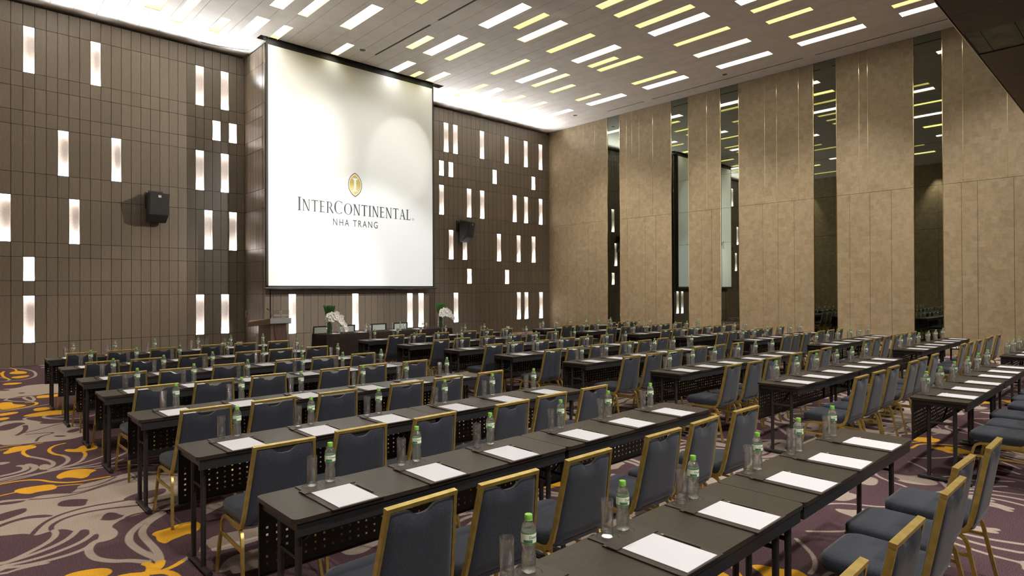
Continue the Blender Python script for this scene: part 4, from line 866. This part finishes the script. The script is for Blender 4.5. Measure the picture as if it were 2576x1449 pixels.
for b_ in range(3):
    for r in range(8):
        x0, y0, L = XS[b_][r], YSR[b_][r], TL[b_]; where = f'{RNM[r]}, {BNM[b_]}'
        for q in range(2):
            tx = x0+q*L
            if inframe([(tx, y0, .75), (tx+L, y0, .75), (tx+L/2, y0+.4, .6), (tx, y0+.4, .6), (tx+L*.25, y0+.4, .75), (tx+L*.75, y0+.4, .75)]):
                place('table', (tx, y0, 0), 0, f'dark slim folding table with perforated panel, {"left" if q == 0 else "right"} half, {where}', 'conference tables', L/1.81)
            for s_ in range(3):
                i = q*3+s_; px = tx+OFF[s_]*L/1.81; sw = f'{SN[i]} seat from left, {where}'
                jx = random.uniform(-.008, .008)
                if inframe([(px, y0+.2, .76), (px, y0+.4, .9), (px, y0+.4, .76)], 30):
                    pa = random.uniform(-.015, .015)
                    place('pad', (px+jx, y0-.012, TOPZ), pa, f'dark leather desk pad, {sw}', 'leather desk pads')
                    place('paper', (px+jx-.0, y0-.004, TOPZ+.006), pa+random.uniform(-.01, .01), f'white note paper on desk pad, {sw}', 'note papers on the pads')
                    place('pencil', (px+jx+.122, y0+.075, TOPZ+.006), pa+random.uniform(-.03, .03), f'grey pencil beside the note paper, {sw}', 'pencils on the pads')
                    place('glass', (px+jx-.048+random.uniform(-.004, .004), y0+.398, TOPZ+.005), 0, f'empty straight drinking glass, {sw}', 'drinking glasses')
                    place('bottle', (px+jx+.056+random.uniform(-.004, .004), y0+.396, TOPZ+.005), random.uniform(-.25, .25), f'clear water bottle with green cap, {sw}', 'water bottles')
                if inframe([(px, y0-.2, .47), (px-.2, y0+.02, .47), (px+.2, y0-.4, .87), (px-.2, y0-.4, .87), (px, y0-.5, .87), (px+.2, y0, .47)], 0):
                    place('chair', (px+(.04 if s_ == 0 else -.01)+random.uniform(-.01, .01), y0-.205+random.uniform(-.03, .03), 0), random.uniform(-.035, .035), f'gold-framed navy banquet chair, {sw}', 'banquet chairs')
for k, o in protos.items():
    if k not in used: bpy.data.objects.remove(o)

# ------------------------------------------------------------------ head table on the stage side
HX0, HX1, HY0, HY1 = 6.50, 10.15, 13.25, 13.95
ht = thing('head_table', 'long head table under a dark brown cloth before the screen wall', 'table', (HX0, HY0, 0))
obj('tabletop', boxmesh('tabletop', .02, HX1-HX0-.02, .02, HY1-HY0-.02, .715, .742, MT['ptable']), ht)
mb = MB(); 
for x in (.1, HX1-HX0-.1):
    for y in (.08, HY1-HY0-.08): mb.tube([(x, y, 0), (x, y, .715)], .016, 8)
obj('leg', mb.mesh('leg', MT['blackmetal'], True), ht)
def cloth_mesh(L, D):
    per = []; N = 90
    pts = [(0, 0), (L, 0), (L, D), (0, D)]; segs = [(0, 1), (1, 2), (2, 3), (3, 0)]
    for a, b2 in segs:
        pa, pb = Vector((*pts[a], 0)), Vector((*pts[b2], 0)); d = (pb-pa); n_ = max(6, int(d.length/.06)); nr = Vector((d.y, -d.x, 0)).normalized()
        for i in range(n_): 
            t_ = i/n_; per.append((pa+d*t_, nr, min(t_, 1-t_)*d.length, t_*d.length))
    vs = []; rows_ = [(.748, 0), (.742, .006), (.6, .012), (.4, .02), (.2, .028), (.003, .036)]
    for z, off in rows_:
        for p, nr, e, s_ in per:
            wv = math.sin(s_*21)*.5+math.sin(s_*9.3+1)*.5; fold = math.exp(-e*6)*.05*(off/.036)
            q = p+nr*(off*(1+.5*wv)+fold*(.5+.5*math.sin(e*60))); vs.append((q.x, q.y, z))
    n_ = len(per); fs = [tuple(range(n_))]
    for j in range(len(rows_)-1):
        for i in range(n_): fs.append((j*n_+i, (j+1)*n_+i, (j+1)*n_+(i+1) % n_, j*n_+(i+1) % n_))
    mb = MB(); mb.add(vs, fs); return mb.mesh('tablecloth', MT['cloth'], True, 50)
tag(obj('tablecloth', cloth_mesh(HX1-HX0, HY1-HY0), None, (HX0, HY0, 0)), 'dark brown floor-length cloth draped over the head table', 'tablecloth')
def head_chair(x, y, label):
    t = thing('head_table_chair', label, 'chair', (x, y, 0), PI, 'grey chairs at the head table')
    mb = MB(); prism(mb, rrect(-.23, .23, -.22, .24, .05), .40, .47); obj('seat', mb.mesh('seat', MT['greyfab']), t)
    mb = MB(); mb.box(-.19, .19, -.265, -.225, .52, .855); obj('backrest', mb.mesh('backrest', MT['greyfab']), t)
    mb = MB(); mb.box(-.235, -.195, -.275, -.22, .40, .885); mb.box(.195, .235, -.275, -.22, .40, .885); mb.box(-.195, .195, -.272, -.222, .855, .885); mb.box(-.195, .195, -.272, -.222, .50, .52); obj('back_frame', mb.mesh('back_frame', MT['blackwood']), t)
    for sx_ in (-1, 1):
        for y_ in (-.25, .2): mb = MB(); mb.box(sx_*.215-.016, sx_*.215+.016, y_-.016, y_+.016, 0, .40); obj('leg', mb.mesh('leg', MT['blackwood']), t)
for i, x in enumerate((6.98, 7.68, 8.62, 9.30)):
    head_chair(x, 14.25, ['leftmost grey upholstered chair behind the head table', 'second grey chair from left behind the head table', 'third grey chair from left behind the head table', 'rightmost grey chair behind the head table'][i])
def head_glass(x, y, label):
    t = thing('stem_glass', label, 'glass', (x, y, .748), 0, 'stemmed glasses on the head table')
    mb = MB(); mb.lathe([(.030, 0), (.028, .003), (.006, .006), (.005, .035), (.014, .05), (.026, .075), (.028, .12), (.026, .155), (.0245, .155), (.0265, .12), (.0245, .077), (.012, .054), (.0005, .05)], 20, cap1=False); obj('bowl', mb.mesh('bowl', MT['glass'], True, 60), t)
for i, (xb, nm) in enumerate(((7.0, 'leftmost'), (7.72, 'second'), (8.72, 'third'), (9.42, 'rightmost'))):
    place('bottle', (xb, 13.58, .748), .3, f'clear water bottle on the head table, {nm} of four', 'bottles on the head table')
    head_glass(xb+.11, 13.56, f'stemmed water glass on the head table, {nm} of four')
    place('paper', (xb-.16, 13.42, .748), 0, f'white note paper on the brown head table cloth, {nm} of four', 'papers on the head table')
# flower arrangements
def orchid(t, pos, sc, ang):
    mb = MB()
    for k in range(5):
        a = 2*PI*k/5+ang; wd = .6 if k % 2 else .42; L_ = .052*sc
        ax = Vector((math.cos(a), -.25, math.sin(a))).normalized(); sd = Vector((-math.sin(a), 0, math.cos(a)))
        mb.add([Vector(pos)+ax*L_*q+sd*L_*wd*s2+Vector((0, -.006*sc*math.sin(q*2.2), 0)) for q, s2 in ((0, 0), (.35, .7), (.8, .8), (1.05, 0), (.8, -.8), (.35, -.7))], [(0, 1, 2, 3, 4, 5)])
    return mb
def arrangement(x, y, flip, label, zt):
    t = thing('flower_arrangement', label, 'flowers', (x, y, .748), 0, 'orchid arrangements on the head table')
    mb = MB(); mb.lathe([(.068, 0), (.07, .01), (.07, .36), (.067, .36), (.066, .015), (.0005, .012)], 24, cap1=False); obj('vase', mb.mesh('vase', MT['glass'], True, 40), t)
    mb = MB()
    for k in range(70):
        a = k*2.4; r = .055*math.sqrt((k+.5)/70); tw = .95
        p0 = (r*math.cos(a), r*math.sin(a), .02); p1 = (r*.85*math.cos(a), r*.85*math.sin(a), .33); r2 = r*2.6; p2 = (r2*math.cos(a+.3), r2*math.sin(a+.3), .64+random.uniform(0, .05))
        mb.tube([p0, p1, ((p1[0]+p2[0])/2*.96, (p1[1]+p2[1])/2*.96, .48), p2], .0055, 5)
    tag(obj('grass_stems', mb.mesh('grass_stems', MT['stem'], True), t), kind='stuff')
    # arching orchid spray
    path = []
    for i in range(26):
        u = i/25; path.append((-.11+u*.46*(1 if not flip else .9), -.085-.02*math.sin(u*PI), .38+.06*math.sin(u*PI*.8)-(.42 if not flip else .20)*max(0, u-.35)**1.4*1.3))
    sp = MB(); sp.tube(path, .003, 5); obj('orchid_stem', sp.mesh('orchid_stem', MT['stem'], True), t)
    rnd = random.Random(5+flip)
    for i in range(26):
        p = path[i]; sc = 1.25 if i < 20 else 1.0
        for dz in ((.05, -.025, -.01) if i < 17 else (.0, .03)):
            pos = (p[0]+rnd.uniform(-.03, .03), p[1]-rnd.uniform(0, .07), p[2]+dz+rnd.uniform(-.03, .03))
            mb = orchid(t, pos, sc, rnd.uniform(0, 1.2)); f_ = obj('orchid_flower', mb.mesh('orchid_flower', MT['petal']), t)
            if rnd.random() < .6:
                lb = MB(); lb.lathe([(.006, -.004), (.007, .003), (.002, .008)], 6, (pos[0], pos[1]-.012, pos[2]-.004)); obj('lip', lb.mesh('lip', MT['orchid_lip']), f_)
arrangement(6.66, 13.40, 0, 'green stem and white orchid arrangement at the left end of the head table', 0)
arrangement(9.92, 13.45, 1, 'green stem and white orchid arrangement at the right end of the head table', 0)

# ------------------------------------------------------------------ lectern
LY = 13.6
lc = thing('lectern', 'dark wood lectern with a silver front band and clear acrylic sign', 'lectern', (5.5, LY, 0))
mb = MB(); n_ = 12; 
for i in range(n_):
    pass
# curved front column: profile in (x,z) swept in y
pl = []
for i in range(13):
    z = .04+1.0*i/12; c_x = -.01-.16*math.sin((z-.04)/1.0*PI*.5)**1.5+.04; pl.append((c_x, z))
mb = MB(); vs = []
for (cx, z) in pl: vs += [(cx-.13+.13, -.16, z), (cx+.27, -.16, z), (cx+.27, .02, z), (cx, .02, z)]
fs = [(0, 3, 2, 1), tuple(len(vs)-4+q for q in range(4))]
for i in range(len(pl)-1):
    for q in range(4): fs.append((i*4+q, i*4+(q+1) % 4, (i+1)*4+(q+1) % 4, (i+1)*4+q))
mb.add(vs, fs); obj('curved_column', mb.mesh('curved_column', MT['lectern_wood'], True, 30), lc)
mb = MB(); prism(mb, [(-.2, -.14), (.0, -.14), (.06, .04), (.06, .3), (-.3, .3)], .04, 1.03); obj('rear_column', mb.mesh('rear_column', MT['lectern_side']), lc)
obj('base', boxmesh('base', -.35, .4, -.22, .35, 0, .04, MT['blackwood']), lc)
obj('front_band', boxmesh('front_band', -.24, .23, -.22, -.19, 1.055, 1.165, MT['lectern_white']), lc)
mb = MB(); mb.add([(-.24, -.21, 1.04), (.23, -.21, 1.04), (.23, .28, 1.04), (-.46, .34, 1.0), (-.62, .05, .99), (-.24, -.21, 1.165), (.23, -.21, 1.165), (.23, .28, 1.14), (-.46, .34, 1.12), (-.62, .05, 1.09)],
                   [(4, 3, 2, 1, 0), (5, 6, 7, 8, 9), (0, 1, 6, 5), (1, 2, 7, 6), (2, 3, 8, 7), (3, 4, 9, 8), (4, 0, 5, 9)])
obj('desk_top', mb.mesh('desk_top', MT['lectern_side']), lc)
ac = obj('acrylic_sign', boxmesh('acrylic_sign', -.24, .2, -.21, -.204, 1.165, 1.345, MT['acrylic']), lc)
obj('sign_lettering', flat_mesh('sign_lettering', polys, MT['white'], .315/tw, .032, -.155, 1.215, .213), ac)
mb = MB(); ring(mb, vesica(.021, .034), vesica(.017, .028), -.213); obj('sign_emblem', mb.mesh('sign_emblem', MT['white']), ac, (.0, 0, 1.30))
tm = text_mesh('NHA TRANG', .017, MT['white'], 1.2); obj('sign_place_name', tm, ac, (0, -.213, 1.186), (PI/2, 0, 0))
mb = MB(); mb.tube([(-.16, -.1, 1.15), (-.165, -.1, 1.2), (-.185, -.1, 1.28), (-.22, -.12, 1.34), (-.26, -.14, 1.37)], .005, 6, refup=(0, 1, 0)); mi_ = obj('microphone_gooseneck', mb.mesh('microphone_gooseneck', MT['black'], True), lc)
mb = MB(); mb.tube([(-.255, -.138, 1.367), (-.29, -.155, 1.385)], .013, 8, refup=(0, 1, 0)); obj('microphone_head', mb.mesh('microphone_head', MT['black'], True), mi_)
mb = MB(); mb.lathe([(.012, 0), (.012, .03), (.004, .034)], 10); s1 = mb.mesh('sign_stud', MT['steel'], True); obj('sign_stud', s1, ac, (-.2, -.2, 1.16)); obj('sign_stud', s1, ac, (.06, -.2, 1.16))
